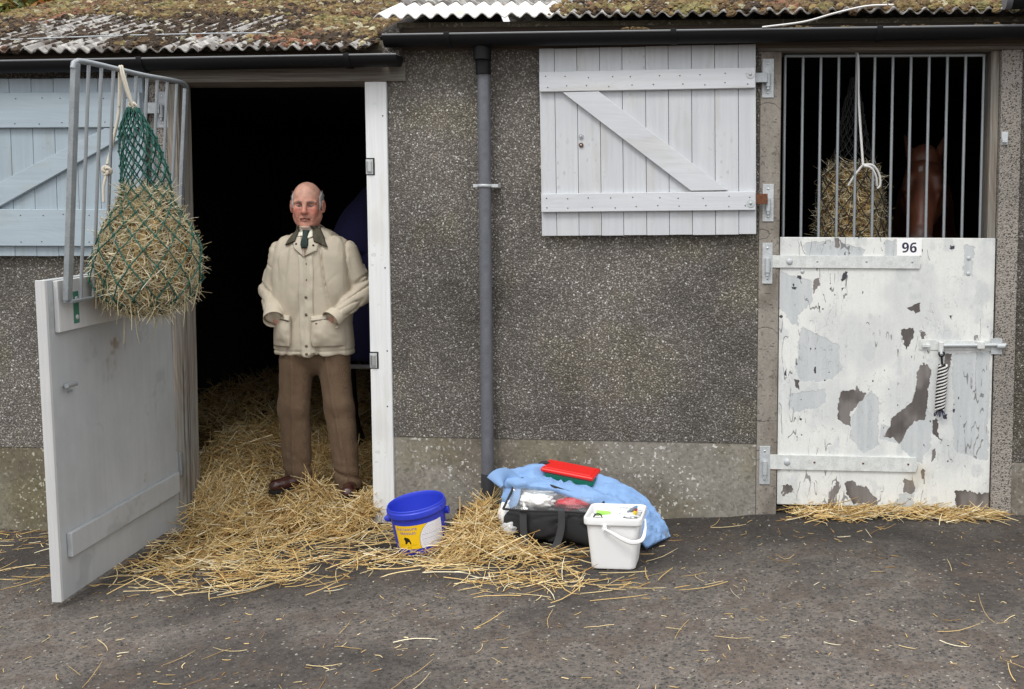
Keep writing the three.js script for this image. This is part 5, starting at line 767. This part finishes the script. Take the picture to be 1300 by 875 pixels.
{
  const H = thing('horse', 'horse in a navy blue rug, mostly hidden behind the man and the white post', 'horse', [-2.22, 0.07, -2.1]); H.rotation.y = Math.PI - 0.12;
  const hf = horseField([0, 1.75, 0.95], [0.0, 1.3, 1.3], [0, 1.48, 0.3]);
  const bg = field(hf, [-0.4, 0, -1.35], [0.4, 1.95, 1.15], 0.03, (x, y) => y < 0.6 ? [0.02, 0.014, 0.012] : [0.12, 0.05, 0.028]); bg.deleteAttribute('uv');
  const hg = field(horseHead, [-0.14, -0.64, -0.2], [0.14, 0.18, 0.12], 0.009, () => [0.12, 0.05, 0.028]); hg.deleteAttribute('uv'); hg.rotateX(-0.7); hg.translate(0, 1.75, 0.95);
  mesh('body', mergeGeometries([bg.toNonIndexed(), hg.toNonIndexed()]), mat({ vertexColors: true, roughness: 0.5 }), H);
  const rug = (x, y, z) => { let d = ell(x, y, z, [0, 1.3, -0.45], [0.37, 0.5, 0.98]); d = smin(d, cap(x, y, z, [0, 1.58, 0.1], [0, 1.62, -0.85], 0.14, 0.14), 0.12); const side = smax(Math.abs(x) - 0.37, Math.abs(z + 0.45) - 0.93, 0.1); d = y < 1.3 ? Math.max(side * 0.9, d - 0.6, 0.62 - y) : d; return d + 0.008 * n3(x * 8, y * 4, z * 8, 3); };
  mesh('rug', field((x, y, z) => Math.max(rug(x, y, z), 0.6 - y), [-0.42, 0.6, -1.45], [0.42, 1.8, 0.5], 0.022), mat({ color: lin(0.012, 0.012, 0.06), roughness: 0.9 }), H);
  mesh('rug_binding', tube([[-0.36, 0.62, 0.4], [-0.372, 0.6, -0.4], [-0.36, 0.6, -1.25], [-0.25, 0.6, -1.385], [0.25, 0.6, -1.385], [0.36, 0.6, -1.25], [0.372, 0.6, -0.4], [0.36, 0.62, 0.4]], 0.016, 60, 6), mat({ color: lin(0.3, 0.3, 0.31), roughness: 0.8 }), H);
}
// ---------------------------------------------------------------- hay nets
function interp(prof, y) { for (let i = 0; i < prof.length - 1; i++) { const a = prof[i], b = prof[i + 1]; if (y <= a[0] && y >= b[0]) { const t = (a[0] - y) / (a[0] - b[0]); return lerp(a[1], b[1], t * t * (3 - 2 * t) * 0.4 + t * 0.6); } } return prof[prof.length - 1][1]; }
function haynet(name, label, center, prof, axis, hayTop, netMat, o) {
  const t = thing(name, label, 'hay net', center), s = new Stalks(o.seed), r = s.r, yb = prof[prof.length - 1][0], cols = [[0.64, 0.53, 0.31], [0.78, 0.69, 0.47], [0.42, 0.31, 0.15], [0.55, 0.48, 0.26], [0.85, 0.79, 0.6]];
  const R = (th, y) => interp(prof, y) * (1 + 0.09 * n3(Math.cos(th) * 2.2, y * 6, Math.sin(th) * 2.2, o.seed) + 0.05 * n3(Math.cos(th) * 6, y * 14, Math.sin(th) * 6, o.seed + 1)), P = (th, y, k = 1, e = 0) => { const rr = R(th, y) * k + e; return V(axis(y) + Math.cos(th) * rr, y, Math.sin(th) * rr); };
  // bulk of the hay
  const NU = 44, NV = 30, p = [], uv = [], ix = []; for (let j = 0; j <= NV; j++) for (let i = 0; i <= NU; i++) { const y = lerp(hayTop, yb, j / NV), th = i / NU * Math.PI * 2, q = P(th, y, (j === 0 ? 0.2 : j === 1 ? 0.7 : 0.93)); p.push(q.x, q.y, q.z); uv.push(i / NU * 1.2, y); }
  for (let j = 0; j < NV; j++) for (let i = 0; i < NU; i++) { const a = j * (NU + 1) + i, b = a + NU + 1; ix.push(a, a + 1, b, a + 1, b + 1, b); }
  const g = new THREE.BufferGeometry(); g.setAttribute('position', new THREE.Float32BufferAttribute(p, 3)); g.setAttribute('uv', new THREE.Float32BufferAttribute(uv, 2)); g.setIndex(ix); g.computeVertexNormals();
  const hay = grp('hay', t); hay.userData.kind = 'stuff';
  mesh('hay_core', g, tmat(T.strawbase, 0.02, { color: lin(0.95, 0.97, 0.98), roughness: 1, side: THREE.DoubleSide }), hay).userData.kind = 'stuff';
  for (let i = 0; i < o.n; i++) {
    const y = lerp(hayTop + 0.02, yb + 0.01, r() ** 0.9), th = r() * 6.283, q = P(th, Math.min(y, hayTop), 0.9 + 0.09 * r()), out = V(Math.cos(th), 0, Math.sin(th)), tan = V(-Math.sin(th), 0, Math.cos(th)), a = r() * 6.283, k = r() < 0.12 ? 0.9 : 0.15;
    const c = cols[Math.floor(r() * 5)], m = 0.7 + 0.55 * r(); s.add(q, tan.clone().multiplyScalar(Math.cos(a)).addScaledVector(V(0, 1, 0), Math.sin(a) * 0.45).addScaledVector(out, (r() - 0.4) * k), 0.05 + 0.13 * r() * r(), 0.0008 + 0.0008 * r(), c.map((v) => v * m), 0.5 + 1.3 * r(), 5);
  }
  for (let i = 0; i < o.hang; i++) { const th = r() * 6.283, q = P(th, lerp(yb, yb + 0.25, r()), 0.95); s.add(q.add(V(Math.cos(th) * 0.02, -0.05, Math.sin(th) * 0.02)), V((r() - 0.5) * 0.5, -1, (r() - 0.5) * 0.5), 0.1 + 0.14 * r(), 0.0016, [0.6, 0.5, 0.28], 0.3, 4); }
  mesh('hay_stalks', s.geo(), M.straw, hay).userData.kind = 'stuff';
  // the net: diamond meshes that widen over the hay
  const top = prof[0][0], rows = [], N = o.N; { let y = top - 0.012; while (y > yb + 0.015) { rows.push(y); y -= clamp(interp(prof, y) * 2 * Math.PI / N * 0.75, 0.035, o.meshH); } } rows.push(yb + 0.004);
  const list = [], knot = []; for (let j = 0; j < rows.length - 1; j++) for (let i = 0; i < N; i++) { const th = (i + (j % 2) * 0.5) / N * 6.283, loose = rows[j] > hayTop ? 1 : 0; const a = P(th, rows[j], 1.07, 0.003 + 0.002 * loose), jit = () => (hash2(i, j, o.seed) - 0.5) * 0.012; for (const sgn of [-0.5, 0.5]) { const b = P(th + sgn / N * 6.283, rows[j + 1], 1.07, 0.003), m = a.clone().lerp(b, 0.5).add(V(jit(), -0.003, jit())); list.push(tube([a, m, b], o.r, 3, 4)); } if (rows[j] < top - 0.1) knot.push(new THREE.IcosahedronGeometry(o.r * 1.9, 0).translate(a.x, a.y, a.z)); }
  mesh('net', merge([...list, ...knot]), netMat, t).userData.kind = 'stuff';
  return t;
}
{
  const c = [-2.815, 0, 0.8], ax = (y) => lerp(0, -0.055, sstep(1.75, 2.12, y));
  const t = haynet('hay_net', 'green hay net stuffed with hay, roped to the grille of the open door', c, [[2.125, 0.016], [2.05, 0.045], [1.98, 0.068], [1.87, 0.083], [1.76, 0.098], [1.68, 0.115], [1.61, 0.148], [1.53, 0.19], [1.43, 0.225], [1.33, 0.234], [1.24, 0.212], [1.175, 0.165], [1.135, 0.095], [1.115, 0.03]], ax, 1.72, M.netGreen, { seed: 71, n: 6800, hang: 26, N: 14, meshH: 0.1, r: 0.0037 });
  const bx = -0.105, bz = 0.0;
  mesh('rope', merge([tube([[-0.055, 2.11, 0.0], [-0.062, 2.16, 0.012], [-0.088, 2.27, 0.018], [-0.108, 2.312, 0.0], [-0.122, 2.27, -0.012], [-0.13, 2.1, -0.006], [-0.148, 1.93, 0.03], [-0.155, 1.84, 0.06]], 0.0075, 60, 7), tube([[-0.05, 2.12, 0.012], [-0.068, 2.18, 0.024], [-0.092, 2.27, 0.03], [-0.108, 2.31, 0.014], [-0.118, 2.27, 0.0], [-0.123, 2.12, 0.004]], 0.0065, 40, 7)]), M.rope, t);
  mesh('knot', merge([new THREE.TorusKnotGeometry(0.013, 0.007, 40, 6, 2, 3).translate(-0.055, 2.12, 0.004), new THREE.TorusKnotGeometry(0.014, 0.008, 40, 6, 2, 3).translate(-0.155, 1.81, 0.065), tube([[-0.155, 1.8, 0.065], [-0.165, 1.73, 0.08], [-0.16, 1.66, 0.09]], 0.007, 12, 6)]), M.rope, t);
}
{
  const c = [0.665, 0, -0.31], t = haynet('hay_net', 'dark hay net of hay hanging behind the bars beside the horse', c, [[2.4, 0.012], [2.2, 0.05], [2.0, 0.08], [1.91, 0.12], [1.84, 0.165], [1.72, 0.18], [1.58, 0.19], [1.45, 0.195], [1.3, 0.18], [1.18, 0.1], [1.14, 0.03]], () => 0, 1.9, M.netBlack, { seed: 73, n: 3600, hang: 4, N: 13, meshH: 0.085, r: 0.003 });
  mesh('cord', merge([tube([[-0.02, 2.482, 0.245], [-0.012, 2.48, 0.262], [0.0, 2.2, 0.256], [0.026, 1.885, 0.252]], 0.0048, 30, 6), tube([[-0.012, 2.47, 0.252], [0.004, 2.2, 0.25], [0.03, 1.885, 0.25]], 0.0045, 20, 6)]), M.cordWhite, t);
  mesh('cord_loop', merge([tube([[0.028, 1.89, 0.25], [-0.01, 1.84, 0.235], [-0.045, 1.78, 0.215]], 0.0065, 20, 6), tube([[0.028, 1.89, 0.25], [0.08, 1.888, 0.24], [0.118, 1.84, 0.222], [0.125, 1.78, 0.21], [0.11, 1.765, 0.21]], 0.0065, 24, 6), tube([[0.03, 1.885, 0.255], [0.07, 1.875, 0.245], [0.1, 1.83, 0.228], [0.108, 1.78, 0.215]], 0.0065, 24, 6)]), M.cordWhite, t);
}
// ---------------------------------------------------------------- blue bucket
{
  const t = thing('bucket', 'blue plastic feed bucket with a yellow and white label, tipped on straw', 'bucket', [-1.565, -0.078, 0.5]); t.rotation.set(0.12, 0, 0.12, 'ZXY'); t.scale.set(1, 1.16, 1);
  const prof = [[0.001, 0.004], [0.118, 0.004], [0.122, 0.0], [0.126, 0.006], [0.136, 0.158], [0.1385, 0.16], [0.1385, 0.168], [0.1475, 0.17], [0.149, 0.174], [0.149, 0.193], [0.147, 0.196], [0.1435, 0.197], [0.1435, 0.203], [0.1445, 0.206], [0.1415, 0.209], [0.138, 0.206], [0.1355, 0.19], [0.1235, 0.012], [0.001, 0.01]];
  mesh('pail', new THREE.LatheGeometry(prof.map((p) => new THREE.Vector2(...p)), 64), M.bluePlastic, t);
  mesh('handle_ear', merge([new THREE.CylinderGeometry(0.016, 0.018, 0.02, 14).rotateZ(Math.PI / 2).translate(-0.146, 0.148, 0.02), new THREE.SphereGeometry(0.012, 10, 8).translate(-0.158, 0.148, 0.02)]), M.bluePlastic, t);
  mesh('handle_ear', new THREE.CylinderGeometry(0.016, 0.018, 0.02, 14).rotateZ(Math.PI / 2).translate(0.146, 0.148, -0.02), M.bluePlastic, t);
  const wire = []; for (let i = 0; i <= 16; i++) { const a = Math.PI * i / 16; wire.push([-0.152 * Math.cos(a), 0.148 - 0.035 * Math.sin(a), -0.158 * Math.sin(a)]); } mesh('handle', tube(wire, 0.0035, 40, 6), M.bluePlastic, t);
  const cv = document.createElement('canvas'); cv.width = 640; cv.height = 320; const x = cv.getContext('2d');
  x.fillStyle = '#f6c91c'; x.fillRect(0, 0, 640, 320); x.fillStyle = '#e9e9ee'; x.beginPath(); x.moveTo(640, 0); x.lineTo(440, 0); x.quadraticCurveTo(290, 110, 330, 320); x.lineTo(640, 320); x.fill(); x.strokeStyle = '#3a3a44'; x.lineWidth = 4; x.beginPath(); x.moveTo(440, 0); x.quadraticCurveTo(290, 110, 330, 320); x.stroke();
  x.fillStyle = '#5b52b4'; x.textAlign = 'center'; x.font = 'bold 42px sans-serif'; x.fillText('ELECTROLYTE', 172, 64, 296); x.fillText('GRANULES', 178, 118, 240);
  x.fillStyle = '#181614'; x.beginPath(); [[120, 250], [128, 222], [122, 190], [112, 178], [128, 160], [136, 146], [142, 158], [172, 162], [192, 180], [206, 232], [206, 250], [192, 250], [182, 218], [164, 222], [146, 250]].forEach(([a, b], i) => i ? x.lineTo(a, b) : x.moveTo(a, b)); x.fill();
  x.fillStyle = '#6b5a10'; x.fillRect(60, 262, 220, 3); x.font = '26px sans-serif'; x.fillText('1.5 kg', 165, 300);
  x.fillStyle = '#8d8d98'; const r = rng(6); for (let l = 0; l < 13; l++) { const y = 40 + l * 20; let q = 400 - (l < 7 ? l * 9 : 60 - l * 1); while (q < 600) { const w = 8 + r() * 26; x.fillRect(q, y, w, l === 5 || l === 8 ? 6 : 2.5); q += w + 5; } }
  const ct = new THREE.CanvasTexture(cv); ct.colorSpace = THREE.SRGBColorSpace; const lg = new THREE.CylinderGeometry(0.1366, 0.1302, 0.108, 40, 1, true, -0.72, 1.95); lg.translate(0, 0.087, 0); mesh('label', lg, mat({ map: ct, roughness: 0.4, side: THREE.DoubleSide }), t);
}
// ---------------------------------------------------------------- square white bucket
function taperBox(w0, d0, w1, d1, y0, y1, rad, seg = 5) { // rounded-square tapered wall, open
  const ring = (w, d, y, rr) => { const q = []; for (let c = 0; c < 4; c++) for (let i = 0; i <= seg; i++) { const a = (c + i / seg) * Math.PI / 2, sx = c === 0 || c === 3 ? 1 : -1, sz = c < 2 ? 1 : -1; q.push([sx * (w / 2 - rr) + rr * Math.cos(a), y, sz * (d / 2 - rr) + rr * Math.sin(a)]); } return q; };
  return [ring(w0, d0, y0, rad), ring(w1, d1, y1, rad)];
}
function loftRings(rings, capEnds) { const n = rings[0].length, p = rings.flat(2), ix = []; for (let j = 0; j < rings.length - 1; j++) for (let i = 0; i < n; i++) { const a = j * n + i, b = j * n + (i + 1) % n; ix.push(a, a + n, b, b, a + n, b + n); } if (capEnds) for (const j of [0, rings.length - 1]) { const c = p.length / 3; const m = [0, 1, 2].map((k) => rings[j].reduce((s, q) => s + q[k], 0) / n); p.push(...m); for (let i = 0; i < n; i++) { const a = j * n + i, b = j * n + (i + 1) % n; j ? ix.push(c, b, a) : ix.push(c, a, b); } } let g = new THREE.BufferGeometry(); g.setAttribute('position', new THREE.Float32BufferAttribute(p, 3)); g.setIndex(ix); g.computeVertexNormals(); return triUV(g); }
{
  const t = thing('bucket', 'square white plastic bucket full of grooming odds and ends', 'bucket', [-0.545, -0.05, 0.77]); t.rotation.y = -0.02;
  const S = (w, d, y) => taperBox(w, d, w, d, y, y, 0.03)[0];
  mesh('pail', loftRings([S(0.2, 0.19, 0.0), S(0.206, 0.196, 0.002), S(0.209, 0.199, 0.007), S(0.211, 0.201, 0.016), S(0.249, 0.237, 0.205), S(0.25, 0.238, 0.213), S(0.27, 0.258, 0.216), S(0.274, 0.262, 0.222), S(0.276, 0.264, 0.246), S(0.27, 0.258, 0.252), S(0.256, 0.244, 0.251), S(0.25, 0.238, 0.244), S(0.198, 0.186, 0.014)], true), M.whitePlastic, t);
  // bail handle hanging down in front
  const band = (pts, w) => { const c = new THREE.CatmullRomCurve3(pts.map((p) => V(...p))), n = 36, rg = []; for (let i = 0; i <= n; i++) { const q = c.getPoint(i / n), tg = c.getTangent(i / n), nz = V(0, 0, 1).sub(tg.clone().multiplyScalar(tg.z)).normalize(), up = nz.clone().cross(tg).normalize(), ww = w * (0.4 + 0.6 * Math.sin(Math.PI * i / n)); rg.push([[1, 0.4], [0.6, 1], [-0.6, 1], [-1, 0.4], [-0.6, -0.6], [0.6, -0.6]].map(([a, b]) => q.clone().addScaledVector(up, a * ww).addScaledVector(nz, b * 0.0035).toArray())); } return loftRings(rg, true); };
  mesh('handle', band([[-0.035, 0.205, 0.142], [0.0, 0.19, 0.148], [0.05, 0.165, 0.155], [0.1, 0.15, 0.158], [0.14, 0.16, 0.148], [0.15, 0.19, 0.09], [0.144, 0.222, 0.02]], 0.0105), M.whitePlastic, t);
  mesh('handle_boss', new THREE.CylinderGeometry(0.012, 0.012, 0.012, 14).rotateX(Math.PI / 2).translate(-0.035, 0.207, 0.136), M.whitePlastic, t);
  mesh('red_mark', box(0.1205, 0.1235, 0.1, 0.128, -0.01, 0.004, 0.001), mat({ color: lin(0.4, 0.02, 0.05) }), t);
  // what is in it
  const crumple = (name, lab, cat, pos, R, amp, m, seed, rot = 0, f = 14) => { const o = thing(name, lab, cat, pos); o.rotation.y = rot; let g = mergeVertices(new THREE.IcosahedronGeometry(1, 5).deleteAttribute('normal').deleteAttribute('uv')); const p = g.attributes.position; for (let i = 0; i < p.count; i++) { const x = p.getX(i), y = p.getY(i), z = p.getZ(i), q = 1 + amp * (Math.abs(n3(x * f / 6, y * f / 6, z * f / 6, seed)) + 0.6 * Math.abs(n3(x * f / 2.5, y * f / 2.5, z * f / 2.5, seed + 2)) - 0.4); p.setXYZ(i, x * R[0] * q, y * R[1] * q, z * R[2] * q); } g.computeVertexNormals(); mesh(name.includes('bag') ? 'film' : 'folds', triUV(g), m, o); return o; };
  M.film = mat({ color: lin(0.75, 0.77, 0.78), roughness: 0.15, clearcoat: 0.5 }); M.paper = mat({ color: lin(0.82, 0.8, 0.77), roughness: 0.7 }); M.redcloth = mat({ color: lin(0.5, 0.03, 0.045), roughness: 0.55 });
  crumple('paper_wrapping', 'crumpled white wrapping filling the top of the white bucket', 'wrapping', [-0.56, 0.155, 0.76], [0.118, 0.05, 0.11], 0.35, M.paper, 3);
  crumple('plastic_bag', 'shiny clear bag on the contents of the white bucket', 'plastic bag', [-0.485, 0.195, 0.77], [0.05, 0.018, 0.06], 0.7, M.film, 5);
  const bt = (name, lab, cat, pos, rot, L, R, m, m2) => { const o = thing(name, lab, cat, pos); o.rotation.set(...rot); mesh('tube_body', new THREE.CapsuleGeometry(R, L, 4, 12), m, o); mesh('cap', new THREE.CylinderGeometry(R * 0.7, R * 0.7, R * 1.2, 12).translate(0, L / 2 + R, 0), m2, o); };
  bt('tube', 'green and white tube lying in the white bucket', 'tube', [-0.6, 0.2, 0.81], [0, 0.2, 1.45], 0.05, 0.013, mat({ color: lin(0.35, 0.7, 0.12) }), M.whitePlastic);
  bt('marker', 'small yellow bottle standing among the bucket contents', 'bottle', [-0.452, 0.2, 0.8], [0.3, 0, -0.3], 0.02, 0.011, mat({ color: lin(0.75, 0.55, 0.03) }), mat({ color: lin(0.5, 0.05, 0.05) }));
  bt('syringe', 'slim grey tube leaning among the bucket contents', 'tube', [-0.478, 0.208, 0.8], [0.6, 0.2, -0.9], 0.075, 0.008, mat({ color: lin(0.2, 0.22, 0.26) }), mat({ color: lin(0.1, 0.3, 0.55) }));
  const br = thing('brush', 'black oval brush back just inside the rim of the white bucket', 'brush', [-0.62, 0.178, 0.855]); mesh('brush_back', new THREE.SphereGeometry(0.036, 16, 10).scale(1, 0.42, 0.5), M.dark, br); mesh('strap', new THREE.TorusGeometry(0.02, 0.003, 6, 16, Math.PI).translate(0, 0.012, 0), M.netBlack, br);

  // ---------------------------------------------------------------- black holdall
  const bag = thing('holdall', 'black holdall with a clear plastic front panel and webbing handles', 'bag', [-0.885, -0.055, 0.4]); bag.rotation.y = -0.1;
  const bf = (x, y, z) => { let d = Math.max(Math.abs(x) - 0.255 + 0.1 * Math.max(0, 0.12 - y) , Math.abs(z) - 0.15 + 0.04 * Math.max(0, 0.1 - y)); d = smax(d, Math.abs(y - 0.095) - 0.095 + 0.015 * Math.cos(x * 9), 0.06); const cr = 1 - Math.abs(n3(x * 9 + y * 6, y * 11 - x * 3, z * 6, 7)) * 2; return d + 0.012 * f3(x * 6, y * 8, z * 6, 5) + 0.012 * (cr > 0 ? cr * cr : 0); };
  mesh('bag_body', field(bf, [-0.29, -0.01, -0.18], [0.29, 0.21, 0.19], 0.009), M.bagCloth = tmat(T.cloth, 0.0006, { color: lin(0.017, 0.017, 0.018), roughness: 0.75 }), bag);
  const strap = (pts, w, m, parent, name = 'handle') => { const c = new THREE.CatmullRomCurve3(pts.map((p) => V(...p))), n = 40, rg = []; for (let i = 0; i <= n; i++) { const q = c.getPoint(i / n), tg = c.getTangent(i / n), nn = V(0, 0.25, 1).sub(tg.clone().multiplyScalar(V(0, 0.25, 1).dot(tg))).normalize(), sd = tg.clone().cross(nn).normalize(); rg.push([[1, 1], [-1, 1], [-1, -1], [1, -1]].map(([a, b]) => q.clone().addScaledVector(sd, a * w).addScaledVector(nn, b * 0.002).toArray())); } return mesh(name, loftRings(rg, true), m, parent); };
  const web = mat({ color: lin(0.03, 0.03, 0.031), roughness: 0.8 });
  strap([[-0.14, 0.19, 0.15], [-0.135, 0.12, 0.168], [-0.12, 0.03, 0.19], [-0.1, -0.005, 0.235], [-0.045, -0.008, 0.26], [0.02, -0.006, 0.25], [0.045, 0.03, 0.2], [0.062, 0.11, 0.168], [0.058, 0.19, 0.15]], 0.018, web, bag);
  // sloping clear panel with its black edging
  const pan = (u, v) => V(lerp(lerp(-0.245, -0.2, v), lerp(0.25, 0.25, v), u), 0.185 + lerp(0.125, 0.045, u) * v + 0.012 * Math.sin(u * 9) * v, lerp(0.152, 0.03, v) + 0.012 * Math.sin(u * 7 + v * 3));
  { const nu = 26, nv = 10, p = [], ix = []; for (let j = 0; j <= nv; j++) for (let i = 0; i <= nu; i++) { const q = pan(i / nu, j / nv), w = 0.006 * n3(i * 0.8, j * 0.9, 1, 3); p.push(q.x, q.y + w, q.z + w); } for (let j = 0; j < nv; j++) for (let i = 0; i < nu; i++) { const a = j * (nu + 1) + i; ix.push(a, a + 1, a + nu + 1, a + 1, a + nu + 2, a + nu + 1); } const g = new THREE.BufferGeometry(); g.setAttribute('position', new THREE.Float32BufferAttribute(p, 3)); g.setIndex(ix); g.computeVertexNormals(); mesh('clear_panel', triUV(g), new THREE.MeshPhysicalMaterial({ color: lin(0.94, 0.95, 0.95), transmission: 0.95, thickness: 0, roughness: 0.12, side: THREE.DoubleSide }), bag); }
  const edge = [[0, 0], [0, 0.5], [0, 1], [0.33, 1], [0.66, 1], [1, 1], [1, 0.5], [1, 0]].map(([u, v]) => pan(u, v)); mesh('zip_edge', tube(edge, 0.0065, 70, 6), M.netBlack, bag); mesh('zip_edge', tube([[0, 0], [0.25, 0], [0.5, 0], [0.75, 0], [1, 0]].map(([u, v]) => pan(u, v)), 0.006, 40, 6), M.netBlack, bag);
  crumple('folded_cloth', 'folded red cloth showing through the clear panel of the holdall', 'cloth', [-0.77, 0.15, 0.45], [0.11, 0.032, 0.05], 0.35, M.redcloth, 7, 0.1);
  crumple('paper_wrapping', 'white papers showing through the clear panel at the holdall’s end'.replace('’', "'"), 'wrapping', [-1.0, 0.158, 0.44], [0.1, 0.036, 0.05], 0.4, M.paper, 9, -0.3);
  crumple('plastic_bag', 'grey plastic bag at the top behind the clear panel of the holdall', 'plastic bag', [-0.97, 0.19, 0.41], [0.11, 0.03, 0.04], 0.6, mat({ color: lin(0.35, 0.38, 0.41), roughness: 0.2 }), 11);
  crumple('glove', 'white rubber glove hanging out beside the holdall', 'glove', [-1.145, 0.085, 0.47], [0.035, 0.062, 0.03], 0.3, mat({ color: lin(0.88, 0.88, 0.86), roughness: 0.5 }), 13, 0, 6);
  crumple('plastic_bag', 'small clear plastic bag on the straw at the end of the holdall', 'plastic bag', [-1.118, 0.02, 0.51], [0.042, 0.035, 0.03], 0.6, mat({ color: lin(0.5, 0.5, 0.49), roughness: 0.15 }), 15);
  crumple('dung', 'brown clod on the straw at the foot of the downpipe', 'dung', [-1.4, 0.03, 0.3], [0.04, 0.04, 0.035], 0.5, mat({ color: lin(0.06, 0.025, 0.014), roughness: 1 }), 19);
  // ---------------------------------------------------------------- light blue rug thrown over the holdall
  const rugT = thing('horse_rug', 'light blue folded horse rug thrown over the black holdall', 'horse rug');
  const spine = [[-1.17, 0.225, 0.4, 0.05, 0.05], [-1.13, 0.25, 0.39, 0.075, 0.04], [-1.02, 0.255, 0.37, 0.085, 0.032], [-0.86, 0.235, 0.37, 0.09, 0.03], [-0.72, 0.205, 0.39, 0.105, 0.03], [-0.6, 0.165, 0.41, 0.12, 0.032], [-0.5, 0.105, 0.43, 0.13, 0.032], [-0.42, 0.035, 0.45, 0.135, 0.026], [-0.36, -0.035, 0.48, 0.135, 0.016]];
  const cv3 = new THREE.CatmullRomCurve3(spine.map((s) => V(s[0], s[1], s[2]))), rings = [], n = 90, m = 64;
  const at = (t, k) => { const q = t * (spine.length - 1), i = Math.min(spine.length - 2, Math.floor(q)); return lerp(spine[i][k], spine[i + 1][k], q - i); };
  for (let j = 0; j <= n; j++) { const t = j / n, c = cv3.getPoint(t), tg = cv3.getTangent(t), side = V(0, -0.42, 1).sub(tg.clone().multiplyScalar(V(0, -0.42, 1).dot(tg))).normalize(), up = side.clone().cross(tg).normalize(), w = at(t, 3), h = at(t, 4), rg = []; for (let i = 0; i < m; i++) { const a = i / m * 6.283, ca = Math.cos(a), sa = Math.sin(a), s = Math.sign(ca) * Math.abs(ca) ** 0.8 * w, v = Math.sign(sa) * Math.abs(sa) ** 0.8 * h; const fr = 1 - Math.abs(n3(t * 6 + s * 3, s * 24 + t * 5, 1, 3)) * 2, fold = 0.028 * (fr > 0 ? fr * fr : 0) + 0.018 * n3(t * 8, s * 17 + 5, 0, 6) + 0.007 * (1 - Math.abs(n3(t * 26, s * 34, 0, 8)) * 2) - 0.012; const q = c.clone().addScaledVector(side, s).addScaledVector(up, v + fold * (0.4 + 0.6 * Math.max(0, sa))); q.y = Math.max(q.y, groundY(q.x, q.z) + 0.004); rg.push(q.toArray()); } rings.push(rg); }
  M.rug = tmat(T.cloth, 0.0006, { color: lin(0.25, 0.42, 0.72), roughness: 0.7 });
  mesh('sheet', loftRings(rings, true), M.rug, rugT);
  const along = (k, e = 0.004, a = 0, b = n) => { const q = []; for (let j = a; j <= b; j += 3) { const c = cv3.getPoint(j / n), p = V(...rings[j][k]); q.push(p.clone().addScaledVector(p.clone().sub(c).normalize(), e)); } return q; };
  mesh('navy_binding', tube(along(50, 0.002, 58, 90), 0.009, 60, 6), mat({ color: lin(0.015, 0.02, 0.06), roughness: 0.7 }), rugT);
  mesh('white_piping', tube(along(54, 0.003, 62, 90), 0.0045, 60, 6), M.cordWhite, rugT);
  strap([[-0.62, 0.2, 0.33], [-0.55, 0.172, 0.335], [-0.46, 0.1, 0.345], [-0.39, 0.03, 0.36], [-0.325, -0.04, 0.4]], 0.02, mat({ color: lin(0.16, 0.19, 0.24), roughness: 0.7 }), rugT, 'lining');
  const loop = []; for (let i = 0; i <= 20; i++) { const a = i / 20 * 4.2 + 0.7; loop.push([-1.165 + 0.05 * Math.cos(a) * -1, 0.2 + 0.075 * Math.sin(a), 0.45 + 0.02 * Math.sin(a * 2)]); } strap(loop, 0.045, M.rug, rugT, 'turned_end');
  // ---------------------------------------------------------------- red-lidded box
  const lb = thing('plastic_box', 'small green plastic box with a red lid lying on the blue rug', 'box', [-0.83, 0.288, 0.33]); lb.rotation.set(0.1, -0.15, -0.12);
  mesh('lid', new RoundedBoxGeometry(0.285, 0.022, 0.15, 3, 0.01), mat({ color: lin(0.72, 0.018, 0.014), roughness: 0.35 }), lb);
  mesh('lid_panel', new RoundedBoxGeometry(0.25, 0.006, 0.118, 2, 0.003).translate(0, 0.0115, 0), mat({ color: lin(0.72, 0.018, 0.014), roughness: 0.35 }), lb);
  mesh('box_body', new RoundedBoxGeometry(0.262, 0.036, 0.13, 3, 0.012).translate(0.012, -0.028, 0.002), mat({ color: lin(0.0, 0.13, 0.075), roughness: 0.4 }), lb);
  mesh('strap', new THREE.TorusGeometry(0.04, 0.011, 8, 20, Math.PI * 1.3).rotateY(0.5).rotateZ(1.2).translate(-0.135, -0.022, 0.02), M.netBlack, lb);
}
renderer.render(scene, camera);
